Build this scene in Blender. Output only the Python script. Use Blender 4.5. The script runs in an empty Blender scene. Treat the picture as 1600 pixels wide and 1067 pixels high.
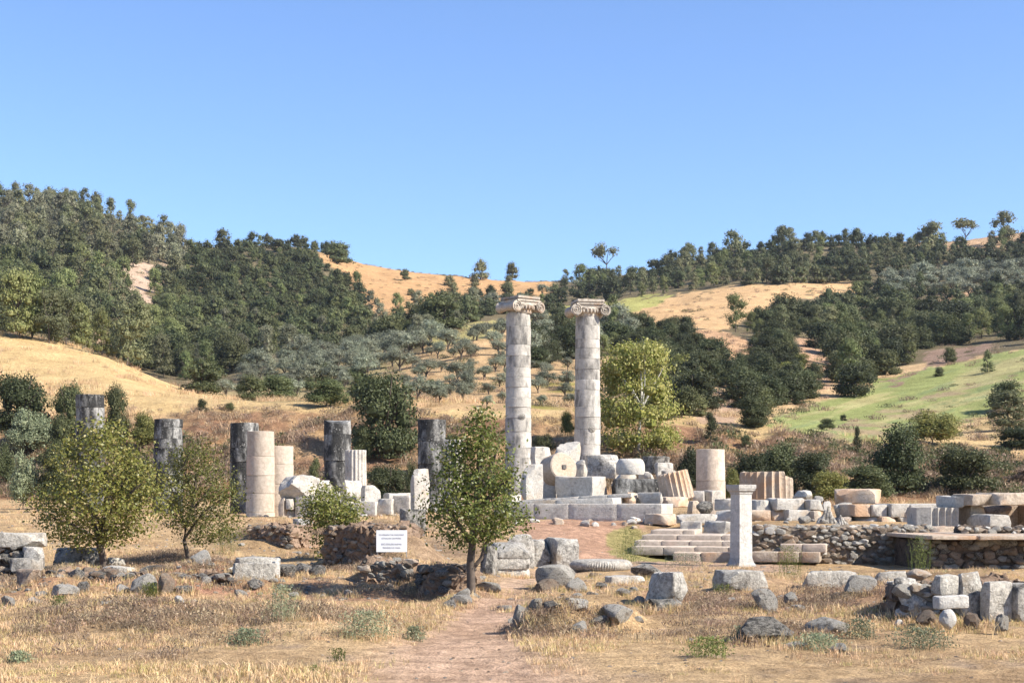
import bpy, bmesh, math, random
import numpy as np
from mathutils import Vector, Matrix, noise as mnoise

S = bpy.context.scene
COL = S.collection
R = math.radians
# ------------------------------------------------------------------ camera, sky, sun, exposure
F, CX, HZ, ZC = 2400.0, 800.0, 770.0, 1.7        # focal length and horizon in photograph pixels, eye height in metres
cam = bpy.data.objects.new('camera', bpy.data.cameras.new('camera'))
COL.objects.link(cam)
cam.location = (0, 0, ZC); cam.rotation_euler = (R(90), 0, 0)
cam.data.sensor_width = 36; cam.data.lens = 36 * F / 1600
cam.data.shift_y = (HZ - 533.5) / 1600
cam.data.clip_start = 0.5; cam.data.clip_end = 6000
S.camera = cam
SUN_EL, SUN_AZ = 39.0, 69.0                      # elevation; angle from straight behind the camera towards the right
sdir = Vector((math.cos(R(SUN_EL)) * math.sin(R(SUN_AZ)), -math.cos(R(SUN_EL)) * math.cos(R(SUN_AZ)), math.sin(R(SUN_EL))))
W = bpy.data.worlds.new('World'); S.world = W; W.use_nodes = True
nt = W.node_tree
sky = nt.nodes.new('ShaderNodeTexSky'); sky.sky_type = 'NISHITA'; sky.sun_disc = False
sky.sun_elevation = R(SUN_EL); sky.sun_rotation = math.atan2(sdir.x, sdir.y)
sky.altitude = 300; sky.air_density = 1.0; sky.dust_density = 0.3; sky.ozone_density = 3.0
bg = nt.nodes['Background']; bg.inputs[1].default_value = 0.098
tint = nt.nodes.new('ShaderNodeMix'); tint.data_type = 'RGBA'; tint.blend_type = 'MULTIPLY'; tint.inputs[0].default_value = 1; tint.inputs[7].default_value = (.83, .925, 1.12, 1)
nt.links.new(sky.outputs[0], tint.inputs[6]); nt.links.new(tint.outputs[2], bg.inputs[0])
sun = bpy.data.objects.new('sun', bpy.data.lights.new('sun', 'SUN')); COL.objects.link(sun)
sun.data.energy = 4.9; sun.data.angle = R(0.53); sun.data.color = (1.0, 0.93, 0.82)
sun.rotation_euler = (-sdir).to_track_quat('-Z', 'Y').to_euler(); sun.location = (40, -10, 40)
S.view_settings.view_transform = 'Standard'; S.view_settings.look = 'None'
S.view_settings.gamma = 1; S.view_settings.exposure = 1.06
S.cycles.max_bounces = 6; S.cycles.diffuse_bounces = 3; S.cycles.glossy_bounces = 2; S.cycles.transmission_bounces = 3
S.cycles.transparent_max_bounces = 4; S.cycles.volume_bounces = 0

# ------------------------------------------------------------------ small helpers
def P(px, py, Y): return Vector(((px - CX) * Y / F, Y, ZC - (py - HZ) * Y / F))
def tag(o, label=None, cat=None, group=None, kind=None):
    if label: o['label'] = label
    if cat: o['category'] = cat
    if group: o['group'] = group
    if kind: o['kind'] = kind
    elif cat: o['kind'] = 'thing'
    return o
def link(name, me, loc=(0, 0, 0), rot=(0, 0, 0), parent=None, mat=None):
    o = bpy.data.objects.new(name, me); COL.objects.link(o)
    o.location = loc; o.rotation_euler = rot
    if mat is not None and me is not None and not me.materials: me.materials.append(mat)
    if parent is not None: adopt(o, parent)
    return o
def world_loc(p):
    m = Matrix.Identity(4); q = p
    while q is not None:
        m = q.matrix_parent_inverse @ Matrix.LocRotScale(q.location, q.rotation_euler, q.scale) @ m if q.parent else Matrix.LocRotScale(q.location, q.rotation_euler, q.scale) @ m
        q = q.parent
    return m
def adopt(o, parent):
    o.parent = parent; o.matrix_parent_inverse = world_loc(parent).inverted()
def empty(name, loc):
    o = bpy.data.objects.new(name, None); COL.objects.link(o); o.location = loc; o.empty_display_size = .3
    return o
def mesh_np(name, V, faces, n=4, smooth=False):
    V = np.asarray(V, np.float32); faces = np.asarray(faces, np.int32)
    me = bpy.data.meshes.new(name)
    me.vertices.add(len(V)); me.vertices.foreach_set('co', V.ravel())
    m = len(faces)
    me.loops.add(m * n); me.loops.foreach_set('vertex_index', faces.ravel())
    me.polygons.add(m); me.polygons.foreach_set('loop_start', np.arange(0, m * n, n, dtype=np.int32))
    me.polygons.foreach_set('loop_total', np.full(m, n, np.int32))
    if smooth: me.polygons.foreach_set('use_smooth', np.ones(m, bool))
    me.update(calc_edges=True); me.validate()
    return me
def mesh_py(name, V, faces, smooth=True, angle=35):
    me = bpy.data.meshes.new(name); me.from_pydata([tuple(v) for v in V], [], faces); me.update()
    if smooth:
        me.polygons.foreach_set('use_smooth', np.ones(len(me.polygons), bool))
        me.set_sharp_from_angle(angle=R(angle))
    return me
# vectorised value noise
def _h(ix, iy, s):
    n = (ix.astype(np.int64) * 374761393 + iy.astype(np.int64) * 668265263 + s * 144269504) & 0x7fffffff
    n = ((n ^ (n >> 13)) * 1274126177) & 0x7fffffff
    return ((n ^ (n >> 16)) & 0xffff) / 65535.0
def vn(x, y, s=0):
    x = np.asarray(x, float); y = np.asarray(y, float)
    ix = np.floor(x); iy = np.floor(y); fx = x - ix; fy = y - iy
    fx = fx * fx * (3 - 2 * fx); fy = fy * fy * (3 - 2 * fy)
    a = _h(ix, iy, s); b = _h(ix + 1, iy, s); c = _h(ix, iy + 1, s); d = _h(ix + 1, iy + 1, s)
    return (a * (1 - fx) + b * fx) * (1 - fy) + (c * (1 - fx) + d * fx) * fy
def fbm(x, y, s=0, o=4):
    r = 0; a = .5; f = 1; t = 0
    for k in range(o): r = r + a * vn(np.asarray(x) * f, np.asarray(y) * f, s + k * 7); t += a; a *= .5; f *= 2.03
    return r / t
def inpoly(px, py, poly):
    px = np.asarray(px, float); py = np.asarray(py, float); c = np.zeros(px.shape, bool); n = len(poly)
    for i in range(n):
        x0, y0 = poly[i]; x1, y1 = poly[(i + 1) % n]
        if y0 == y1: continue
        k = ((y0 > py) != (y1 > py)) & (px < (x1 - x0) * (py - y0) / (y1 - y0) + x0)
        c ^= k
    return c
def pchip(x, y, q):
    x = np.asarray(x, float); y = np.asarray(y, float); h = np.diff(x); d = np.diff(y) / h
    m = np.zeros_like(y); m[0] = d[0]; m[-1] = d[-1]
    for i in range(1, len(x) - 1):
        if d[i - 1] * d[i] > 0:
            w1 = 2 * h[i] + h[i - 1]; w2 = h[i] + 2 * h[i - 1]; m[i] = (w1 + w2) / (w1 / d[i - 1] + w2 / d[i])
    i = np.clip(np.searchsorted(x, q) - 1, 0, len(x) - 2); t = np.clip((q - x[i]) / h[i], 0, 1)
    return (2*t**3-3*t*t+1)*y[i] + (t**3-2*t*t+t)*h[i]*m[i] + (-2*t**3+3*t*t)*y[i+1] + (t**3-t*t)*h[i]*m[i+1]

# ------------------------------------------------------------------ materials
def newmat(name):
    m = bpy.data.materials.new(name); m.use_nodes = True
    return m, m.node_tree, m.node_tree.nodes['Principled BSDF'], m.node_tree.nodes['Material Output']
def nd(t, typ, **kw):
    n = t.nodes.new(typ)
    for k, v in kw.items():
        if k.startswith('i_'):
            key = k[2:]; n.inputs[int(key) if key.isdigit() else key].default_value = v
        else: setattr(n, k, v)
    return n
def mixc(t, fac, a, b, mode='MIX'):
    n = t.nodes.new('ShaderNodeMix'); n.data_type = 'RGBA'; n.blend_type = mode
    for i, v in ((0, fac), (6, a), (7, b)):
        if hasattr(v, 'is_linked') or isinstance(v, bpy.types.NodeSocket): t.links.new(v, n.inputs[i])
        elif i == 0: n.inputs[0].default_value = v
        else: n.inputs[i].default_value = (*v, 1) if len(v) == 3 else v
    return n.outputs[2]
def ramp(t, src, pts):
    n = t.nodes.new('ShaderNodeValToRGB'); e = n.color_ramp.elements
    while len(e) < len(pts): e.new(.5)
    for k, (p, c) in enumerate(pts):
        e[k].position = p; e[k].color = (*c, 1) if isinstance(c, tuple) else (c, c, c, 1)
    t.links.new(src, n.inputs[0]); return n.outputs[0]
def stone_mat(name, light, mid, dark, dark_at=.6, warm=None, warm_at=.6, streak=False, speck=0.0, bump=.35, sc=1.0, rough=.88, con=1.0):
    m, t, b, out = newmat(name); L = t.links.new
    tc = nd(t, 'ShaderNodeTexCoord'); oi = nd(t, 'ShaderNodeObjectInfo')
    vm = nd(t, 'ShaderNodeVectorMath', operation='SCALE'); vm.inputs['Scale'].default_value = 37.0
    cmb = nd(t, 'ShaderNodeCombineXYZ'); 
    for i in range(3): L(oi.outputs['Random'], cmb.inputs[i])
    L(cmb.outputs[0], vm.inputs[0])
    add = nd(t, 'ShaderNodeVectorMath', operation='ADD'); L(tc.outputs['Object'], add.inputs[0]); L(vm.outputs[0], add.inputs[1])
    co = add.outputs[0]
    def noi(scale, detail=6, rough_=.6, vec=None, dist=0.0):
        n = nd(t, 'ShaderNodeTexNoise', i_Scale=scale * sc, i_Detail=detail, i_Roughness=rough_, i_Distortion=dist)
        L(vec or co, n.inputs['Vector']); return n.outputs['Fac']
    c = mixc(t, ramp(t, noi(1.1, 7), [(.35, 0.), (.65, 1.)]), light, mid)
    c = mixc(t, min(1, .5 * con), c, ramp(t, noi(7, 9, .78), [(.36, tuple(x * (1 - .45 * con) for x in mid)), (.64, tuple(min(1, x * (1 + .2 * con)) for x in light))]))
    if warm:
        c = mixc(t, ramp(t, noi(.8, 5, .55), [(warm_at - .08, 0.), (warm_at + .08, .85)]), c, warm)
    if streak:
        mp = nd(t, 'ShaderNodeMapping'); mp.inputs['Scale'].default_value = (1.9, 1.9, .6); L(co, mp.inputs[0])
        f = noi(1.0, 8, .68, mp.outputs[0], .3)
    else: f = noi(1.7, 9, .7, None, .4)
    c = mixc(t, ramp(t, f, [(dark_at - .07, 0.), (dark_at + .09, .92)]), c, dark)
    if speck:
        v = nd(t, 'ShaderNodeTexVoronoi', i_Scale=9 * sc); L(co, v.inputs['Vector'])
        sp = ramp(t, v.outputs['Distance'], [(.16, 1.), (.3, 0.)])
        mk = nd(t, 'ShaderNodeMath', operation='MULTIPLY'); L(sp, mk.inputs[0]); L(ramp(t, noi(2.2, 4), [(.5, 0.), (.58, speck)]), mk.inputs[1])
        c = mixc(t, mk.outputs[0], c, (.62, .6, .55))
    ov = nd(t, 'ShaderNodeMapRange', i_3=.84, i_4=1.12); L(oi.outputs['Random'], ov.inputs[0])
    hs = nd(t, 'ShaderNodeHueSaturation'); L(ov.outputs[0], hs.inputs['Value']); L(c, hs.inputs['Color'])
    L(hs.outputs[0], b.inputs['Base Color']); b.inputs['Roughness'].default_value = rough; b.inputs['Specular IOR Level'].default_value = .25
    bp = nd(t, 'ShaderNodeBump', i_Strength=min(1, bump * 1.7), i_Distance=.06)
    ad = nd(t, 'ShaderNodeMath', operation='ADD'); L(noi(5, 9, .7), ad.inputs[0])
    m2 = nd(t, 'ShaderNodeMath', operation='MULTIPLY', i_1=.6); L(noi(22, 6, .7), m2.inputs[0]); L(m2.outputs[0], ad.inputs[1])
    L(ad.outputs[0], bp.inputs['Height']); L(bp.outputs[0], b.inputs['Normal'])
    return m
M = {}
M['marble'] = stone_mat('marble_weathered', (.57, .53, .465), (.42, .385, .335), (.13, .125, .115), .62, (.47, .36, .25), .64, sc=1.6, bump=.45)
M['warm'] = stone_mat('marble_warm', (.56, .47, .37), (.45, .35, .255), (.17, .13, .10), .66, (.5, .31, .185), .58, sc=1.5, bump=.5)
M['pinkcol'] = stone_mat('marble_column', (.54, .455, .365), (.44, .355, .275), (.16, .135, .12), .70, (.52, .38, .3), .66, streak=True, bump=.2)
M['tallcol'] = stone_mat('marble_tall_column', (.53, .495, .44), (.38, .355, .315), (.12, .115, .107), .55, (.48, .33, .22), .72, streak=True, bump=.4, sc=.75, con=.75)
M['capital'] = stone_mat('marble_capital', (.52, .465, .39), (.39, .335, .27), (.13, .105, .085), .6, (.42, .28, .18), .6, bump=.4, sc=1.6)
M['darkcol'] = stone_mat('marble_black_stained', (.44, .43, .40), (.13, .127, .12), (.016, .016, .016), .44, streak=True, speck=.4, bump=.7, sc=1.0, con=1.4)
M['grey'] = stone_mat('grey_lichen_stone', (.57, .53, .46), (.385, .355, .305), (.08, .073, .063), .575, (.3, .235, .165), .66, speck=.7, bump=.6, sc=2.3, con=1.5)
M['greylight'] = stone_mat('grey_pale_stone', (.58, .54, .465), (.42, .385, .33), (.105, .097, .085), .60, (.38, .30, .22), .66, speck=.5, bump=.55, sc=2.2, con=1.4)
M['darkstone'] = stone_mat('dark_stained_shade_stone', (.41, .38, .33), (.21, .195, .17), (.038, .035, .031), .51, speck=.5, bump=.6, sc=2.2, con=1.4)  # stained stone; also painted shade in holes, pit, bank and recess
M['brown'] = stone_mat('brown_field_stone', (.40, .32, .24), (.27, .205, .15), (.08, .064, .052), .58, (.36, .23, .15), .58, bump=.6, sc=2.2, con=1.3)
M['white'] = stone_mat('white_pebble_stone', (.64, .61, .55), (.5, .46, .4), (.2, .18, .16), .66, bump=.4, sc=2)
M['mortar'] = stone_mat('earth_mortar_shaded', (.2, .15, .11), (.12, .09, .068), (.035, .03, .026), .55, bump=.9, sc=3)  # dark wall core, toned down further to widen the shade on rubble
M['earth'] = stone_mat('bare_earth', (.38, .265, .18), (.28, .19, .13), (.13, .09, .065), .62, bump=1.0, sc=2.5)
M['mortarlight'] = stone_mat('pale_earth_mortar', (.36, .29, .21), (.26, .2, .145), (.1, .08, .06), .6, bump=1.0, sc=3)
M['stele'] = stone_mat('stele_marble', (.54, .515, .465), (.44, .41, .365), (.17, .16, .145), .63, bump=.35, sc=2.0)

def leaf_mat(name, cols, transl=.28, var=.34, rough=.6):
    m, t, b, out = newmat(name); L = t.links.new
    g = nd(t, 'ShaderNodeNewGeometry'); oi = nd(t, 'ShaderNodeObjectInfo')
    n = len(cols); c = ramp(t, g.outputs['Random Per Island'], [(i / max(1, n - 1), cc) for i, cc in enumerate(cols)])
    vr = nd(t, 'ShaderNodeMapRange', i_3=1 - var, i_4=1 + var); L(oi.outputs['Random'], vr.inputs[0])
    hr = nd(t, 'ShaderNodeMapRange', i_3=.478, i_4=.512); 
    wn = nd(t, 'ShaderNodeTexWhiteNoise', noise_dimensions='1D'); L(oi.outputs['Random'], wn.inputs['W']); L(wn.outputs['Value'], hr.inputs[0])
    hs = nd(t, 'ShaderNodeHueSaturation'); L(vr.outputs[0], hs.inputs['Value']); L(hr.outputs[0], hs.inputs['Hue']); L(c, hs.inputs['Color'])
    L(hs.outputs[0], b.inputs['Base Color']); b.inputs['Roughness'].default_value = rough; b.inputs['Specular IOR Level'].default_value = .3
    tr = nd(t, 'ShaderNodeBsdfTranslucent'); L(hs.outputs[0], tr.inputs[0])
    mx = nd(t, 'ShaderNodeMixShader', i_0=transl); L(b.outputs[0], mx.inputs[1]); L(tr.outputs[0], mx.inputs[2]); L(mx.outputs[0], out.inputs[0])
    return m
M['pine'] = leaf_mat('pine_needles', [(.1, .112, .045), (.15, .155, .07), (.2, .2, .1)])
M['pinegrey'] = leaf_mat('grey_pine_needles', [(.13, .138, .075), (.19, .19, .11), (.24, .235, .15)])
M['pinelight'] = leaf_mat('light_pine_needles', [(.105, .13, .042), (.15, .172, .06), (.2, .212, .085)])
M['oak'] = leaf_mat('evergreen_leaves', [(.055, .067, .025), (.088, .1, .04), (.13, .14, .062)])
M['oakdark'] = leaf_mat('dark_evergreen_leaves', [(.03, .04, .015), (.052, .064, .024), (.085, .096, .04)])
M['olive'] = leaf_mat('olive_leaves', [(.135, .15, .095), (.2, .215, .145), (.29, .3, .215)])
M['shrub'] = leaf_mat('shrub_leaves', [(.06, .075, .03), (.1, .115, .045), (.14, .15, .06)])
M['yshrub'] = leaf_mat('yellow_green_leaves', [(.11, .125, .03), (.19, .19, .05), (.26, .23, .07)])
M['poplar'] = leaf_mat('poplar_leaves', [(.12, .14, .025), (.2, .21, .045), (.3, .27, .08), (.34, .33, .14)], .35)
M['broad'] = leaf_mat('broad_leaves', [(.055, .075, .016), (.105, .13, .028), (.155, .175, .042), (.22, .21, .06)], .3, rough=.42)
M['broady'] = leaf_mat('broad_leaves_yellowing', [(.08, .095, .018), (.14, .155, .032), (.2, .2, .05), (.28, .245, .075)], .32, rough=.42)
M['weed'] = leaf_mat('grey_green_weed', [(.13, .155, .085), (.2, .225, .125), (.28, .295, .18)])
M['gweed'] = leaf_mat('green_weed', [(.08, .11, .025), (.14, .17, .04), (.22, .23, .07)])
M['drybrush'] = leaf_mat('dry_brush', [(.2, .14, .09), (.3, .22, .14), (.4, .31, .2)])
M['straw'] = leaf_mat('dry_grass_blades', [(.42, .28, .135), (.57, .405, .215), (.69, .53, .32)], .2)
M['ystraw'] = leaf_mat('yellow_grass_blades', [(.3, .26, .08), (.42, .36, .13), (.55, .46, .2)], .2)
def plain(name, col, rough=.8, scale=8.0, var=.35, bump=.3):
    m, t, b, out = newmat(name); L = t.links.new
    tc = nd(t, 'ShaderNodeTexCoord'); n = nd(t, 'ShaderNodeTexNoise', i_Scale=scale, i_Detail=6.0); L(tc.outputs['Object'], n.inputs['Vector'])
    L(ramp(t, n.outputs['Fac'], [(.3, tuple(x * (1 - var) for x in col)), (.7, tuple(min(1, x * (1 + var)) for x in col))]), b.inputs['Base Color'])
    bp = nd(t, 'ShaderNodeBump', i_Strength=bump, i_Distance=.02); L(n.outputs['Fac'], bp.inputs['Height']); L(bp.outputs[0], b.inputs['Normal'])
    b.inputs['Roughness'].default_value = rough; return m
M['bark'] = plain('bark', (.085, .065, .05), .9, 14)
M['palebark'] = plain('pale_bark', (.5, .48, .43), .8, 6, .3)
M['sign'] = plain('sign_paint', (.8, .8, .8), .5, 2, .03, .02)
M['metal'] = plain('sign_post_metal', (.3, .3, .29), .5, 20, .1)
M['print'] = plain('sign_print', (.42, .42, .44), .6, 2, .02, 0)

# ------------------------------------------------------------------ the ground: one height field
KY = np.array([46, 70, 90, 100, 112, 118, 150, 190, 230, 280, 340, 420, 500, 600, 700, 900], float)
KU = [-500, 0, 150, 300, 450, 600, 750, 900, 1050, 1200, 1350, 1500, 1600, 2100]
KP = {   # image row of the ground at the depths KY
 -500:[818,802,785,735,672,650,560,480,500,500,450,380,330,300,320,380],
 0:  [818,802,785,735,675,648,585,520,545,560,500,420,355,315,330,380],
 150:[818,802,787,735,668,634,590,552,575,575,510,430,370,333,345,390],
 300:[820,803,788,735,660,633,621,612,615,600,535,465,415,388,395,420],
 450:[818,803,788,735,660,633,628,622,600,565,550,475,420,386,395,420],
 600:[814,802,788,735,665,632,626,600,565,535,540,485,448,421,430,440],
 750:[812,800,788,738,670,638,626,590,545,508,512,488,460,436,445,450],
 900:[812,800,789,740,680,645,630,592,560,530,512,485,465,443,450,455],
 1050:[815,800,789,745,690,656,638,595,552,518,495,465,442,416,425,440],
 1200:[812,800,789,748,700,670,652,612,567,527,490,452,424,392,400,420],
 1350:[812,800,789,750,710,685,664,615,578,540,500,460,420,381,395,420],
 1500:[812,800,789,754,722,703,666,604,566,535,495,455,412,378,390,420],
 1600:[812,800,789,756,728,709,655,588,550,525,490,450,406,364,380,420],
 2100:[812,800,789,750,715,690,620,560,520,490,450,410,370,330,340,400]}
NY = np.array([-60, 5, 30, 36, 38, 42], float)
NZ = {-500:[0,0,.05,.1,.2,.4], 0:[0,0,.05,.1,.2,.4], 150:[0,0,.05,.1,.18,.35], 300:[0,0,.03,.08,.15,.3], 450:[0,0,.0,.05,.1,.3],
 600:[0,0,.0,.05,.12,.4], 750:[0,0,.0,.03,.2,.5], 900:[0,0,0,.02,.25,.6], 1050:[0,0,0,0,0,.06], 1200:[0,0,0,-.02,-.02,.75], 1350:[0,0,0,-.05,-.05,.82],
 1500:[0,0,0,-.05,-.05,.45], 1600:[0,0,0,-.05,-.05,.45], 2100:[0,0,0,0,.3,.8]}
U = np.concatenate([np.linspace(-3600, -160, 40)[:-1], np.arange(-160, 1761, 5), np.linspace(1760, 5200, 40)[1:]]).astype(float)
YR = np.concatenate([np.arange(-60, 9.5, 1.5), 9.5 * 1.0098 ** np.arange(0, 472)])
YR = YR[YR < 905]
ally = np.concatenate([NY, KY])
prof = []
for u in KU:
    z = np.array(NZ[u] + [ZC - (p - HZ) * y / F for p, y in zip(KP[u], KY)])
    prof.append(pchip(ally, z, YR))
prof = np.array(prof)
Z = np.zeros((len(YR), len(U)))
Uc = np.clip(U, -500, 2100)
for j in range(len(YR)): Z[j] = pchip(KU, prof[:, j], Uc)
UU, YY = np.meshgrid(U, YR)
XX = (UU - CX) / F * np.maximum(YY, 12.0)
BUMPS = [  # px, depth, half width px, half depth m, height
 (230, 19.5, 150, 1.6, .12), (100, 20.5, 120, 1.4, .06), (480, 20, 100, 1.6, .10), (330, 28.3, 75, 1.5, .18), 
 (628, 35.0, 52, 2.0, .80), (585, 36.0, 40, 1.2, .55), (670, 33.5, 50, 1.6, .2), (395, 42, 50, 1.4, .34), (625, 28.2, 62, .9, .42), (688, 26.9, 26, .8, .36), (552, 34.9, 40, .9, .55), (425, 41.8, 36, 1.0, .30), (662, 24.6, 36, .6, -.45), (600, 26.4, 28, .5, -.22),
 (940, 23.5, 90, 1.5, .1), (1520, 22.8, 140, 2.3, .56), (1340, 28.8, 110, 1.0, .14), (1160, 26.6, 90, 1.6, .28), (1250, 25.2, 110, 1.6, .1),
 (285, 36, 70, 1.6, .26), (328, 27.4, 58, 1.0, .20), (150, 28.0, 110, .7, .12), (120, 28.6, 60, .8, .12), (200, 19.2, 120, .9, .07)]
for (u, y, su, sy, h) in BUMPS: Z += h * np.exp(-(((UU - u) / su) ** 2 + ((YY - y) / sy) ** 2))
for (u, y, su, sy, h) in [(868, 19.7, 62, .95, .36), (958, 19.5, 44, .6, .26)]: Z += h * np.exp(-(((UU - u) / su) ** 2 + ((YY - y) / sy) ** 2) ** 2)
brg = np.random.default_rng(4)
for (u0, u1, y0, y1, n, h0, h1) in [(90, 450, 25.2, 28.6, 34, .09, .24), (520, 740, 24, 28, 18, .08, .2), (1010, 1390, 18.5, 24.0, 24, .05, .13), (60, 520, 18, 22, 22, .06, .15), (830, 1010, 21.5, 27, 10, .05, .13), (300, 700, 36, 44, 12, .04, .1)]:
    lump = np.zeros_like(Z)
    for _ in range(n):
        u, y, s_ = brg.uniform(u0, u1), brg.uniform(y0, y1), brg.uniform(.38, .85)
        lump = np.maximum(lump, brg.uniform(h0, h1) * np.exp(-((((UU - u) * y / F) / s_) ** 2 + ((YY - y) / (s_ * 1.1)) ** 2) ** 1.5))
    Z += lump
near = np.clip((60 - YY) / 30, 0, 1)
Z += near * .075 * (fbm(XX * 1.1, YY * 1.1, 3) - .5) + near * .034 * (fbm(XX * 5, YY * 5, 9, 3) - .5)
pathx = np.interp(YY, [5, 13, 18, 24, 28, 32, 36, 42, 46], [-.6, -.45, -.5, -.15, -.1, .55, 1.6, 2.3, 2.6])
pathw = np.interp(YY, [5, 13, 18, 24, 30, 36, 44, 48], [1.9, 1.5, .9, .6, .65, .9, 1.6, .4])
pathm = np.clip(1.25 - np.abs(XX - pathx + .35 * (fbm(XX * .9, YY * .5, 77) - .5)) / pathw, 0, 1) * (YY < 50)
pathm = pathm * pathm * (3 - 2 * pathm)
Z -= .05 * pathm
farm = np.clip((YY - 92) / 20, 0, 1)
Z += farm * (1.6 * np.clip(YY / 300, .25, 1.6)) * (fbm(XX / 14, YY / 18, 21) - .5) * 1.1
bank = np.exp(-((YY - 108) / 9) ** 2)
Z += bank * 2.6 * (fbm(XX / 3.4, YY / 9, 31) - .5) + bank * 1.3 * np.abs(fbm(XX / 6.5, YY / 20, 35) - .5) * -2
PY = HZ - (Z - ZC) * F / np.maximum(YY, .1)
PYm = np.where(YY > 6, PY, 3000)
vis = PYm <= np.minimum.accumulate(PYm, axis=0) + 1.5
def ucol(px):
    k = np.clip(np.searchsorted(U, px) - 1, 0, len(U) - 2); t = (px - U[k]) / (U[k + 1] - U[k])
    return Z[:, k] * (1 - t) + Z[:, k + 1] * t
def gz(px, Y): return float(np.interp(Y, YR, ucol(px)))
def gxy(x, y): return gz(CX + x * F / max(y, 12.0), y)
def hit(px, py, ymin=9.0):
    z = ucol(px); p = HZ - (z - ZC) * F / np.maximum(YR, .1); p = np.where(YR < ymin, 5000, p)
    k = np.argmax(p <= py)
    if not (p <= py).any(): k = int(np.argmin(p))
    if k > 0 and p[k - 1] < 4000 and p[k] <= py:
        t = (p[k - 1] - py) / max(1e-6, p[k - 1] - p[k]); Y = YR[k - 1] + t * (YR[k] - YR[k - 1])
    else: Y = YR[k]
    return float(Y), float(np.interp(Y, YR, z))

# ground colours: what grows or lies where (dry grass, soil, crops), nothing about light
C = np.zeros(Z.shape + (3,)); C[:] = (.53, .37, .205)
def paint(mask, col): 
    m = np.clip(mask, 0, 1)[..., None]; C[:] = C * (1 - m) + np.array(col) * m
n1 = fbm(XX / 2.3, YY / 2.3, 41); n2 = fbm(XX / .6, YY / .8, 42); n3 = fbm(XX / 30, YY / 22, 43); n4 = fbm(XX / 7, YY / 7, 44)
paint((n1 - .5) * 4 * (YY < 60), (.40, .27, .15))
paint((n2 - .6) * 5 * (YY < 34), (.36, .26, .17))
def soft(poly, grow=0):   # soft-edged polygon in picture rows and columns, visible ground only
    jx = (n2 - .5) * 18 + (n4 - .5) * 26; jy = (n1 - .5) * 10 + (n4 - .5) * 12
    return (inpoly(UU + jx, PY + jy, poly) & vis).astype(float)
paint(np.clip(1.5 - np.abs(YY - 28) / 3.5, 0, 1) * (UU < 520) * np.clip((n1 - .18) * 4, 0, .95), (.41, .235, .14))
paint(np.clip(1.5 - np.abs(YY - 26) / 3, 0, 1) * ((UU > 520) & (UU < 740)) * np.clip((n1 - .25) * 4, 0, .9), (.39, .23, .14))
paint(np.clip(1.4 - np.abs(YY - 22.5) / 3.5, 0, 1) * ((UU > 1000) & (UU < 1420)) * np.clip((n1 - .42) * 5, 0, .9), (.40, .25, .15))
paint(((YY > 30) & (YY < 47) & (UU > 520) & (UU < 830)) * np.clip((n1 - .4) * 4, 0, .8), (.36, .25, .16))
paint(soft([(235,925),(250,890),(330,878),(420,892),(400,925)]), (.40, .22, .14))
paint(pathm, (.56, .39, .265))
paint(pathm * np.clip((n4 - .45) * 4, 0, 1), (.52, .345, .24))
paint(soft([(800,812),(1010,812),(1000,838),(965,850),(1010,880),(900,890),(840,885),(815,850)]), (.48, .295, .195))
paint(soft([(940,835),(985,818),(1020,850),(1060,882),(990,884),(950,862)]) * .8, (.3, .28, .1))
paint(soft([(900,880),(1250,872),(1250,895),(1000,895)]), (.49, .34, .235))
paint(((YY > 92) & (YY < 117)) * np.clip(.9 + (n4 - .5) * 3, 0, 1), (.27, .155, .09))
paint(((YY > 92) & (YY < 117)) * np.clip((n1 - .56) * 4, 0, .7), (.42, .28, .14))
paint(soft([(0,640),(0,515),(100,530),(200,565),(270,598),(330,614),(480,630),(300,640)]), (.56, .40, .195))
paint(((YY > 116) & (YY < 160) & (UU > 280)) * 1., (.53, .38, .19))
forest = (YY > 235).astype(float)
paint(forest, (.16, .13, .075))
paint(soft([(560,640),(560,600),(640,560),(740,505),(800,505),(900,530),(960,600),(960,645)]), (.47, .32, .17))
paint(soft([(800,640),(830,590),(900,590),(950,645)]) * np.clip((n4 - .4) * 5, 0, 1), (.28, .24, .07))
paint(soft([(340,610),(460,560),(570,540),(640,560),(600,630),(400,630)]), (.34, .27, .14))
paint(soft([(490,395),(550,395),(620,415),(690,420),(760,436),(860,432),(870,455),(800,470),(700,480),(620,500),(580,495),(560,450),(520,420)]), (.46, .28, .135))
paint(soft([(540,470),(610,480),(690,500),(600,505)]) , (.46, .28, .14))
paint(soft([(620,545),(740,500),(800,498),(960,470),(980,480),(800,515),(700,540)]), (.38, .33, .14))
paint(soft([(960,490),(1020,470),(1150,445),(1350,440),(1345,455),(1230,468),(1120,520),(1010,520)]), (.55, .36, .185))
paint(soft([(870,480),(960,470),(1060,458),(1020,478),(960,500)]), (.38, .36, .12))
paint(soft([(1080,515),(1140,520),(1190,545),(1150,600),(1110,560)]), (.48, .30, .17))
paint(soft([(1085,610),(1130,605),(1160,640),(1150,665),(1090,660)]), (.45, .31, .205))
paint(soft([(1245,530),(1270,530),(1310,580),(1300,605),(1240,610),(1245,640),(1270,600)]), (.46, .29, .18))
paint(soft([(192,420),(255,408),(264,430),(232,455),(238,505),(208,482),(188,450)]), (.46, .34, .25))
paint(soft([(145,515),(200,530),(225,555),(180,560),(150,545)]), (.44, .3, .2))
paint(soft([(90,405),(140,403),(140,415),(95,415)]), (.48, .3, .2))
gf = soft([(1200,668),(1215,650),(1330,610),(1440,575),(1600,545),(1660,540),(1660,620),(1560,640),(1400,690),(1300,690)])
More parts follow.
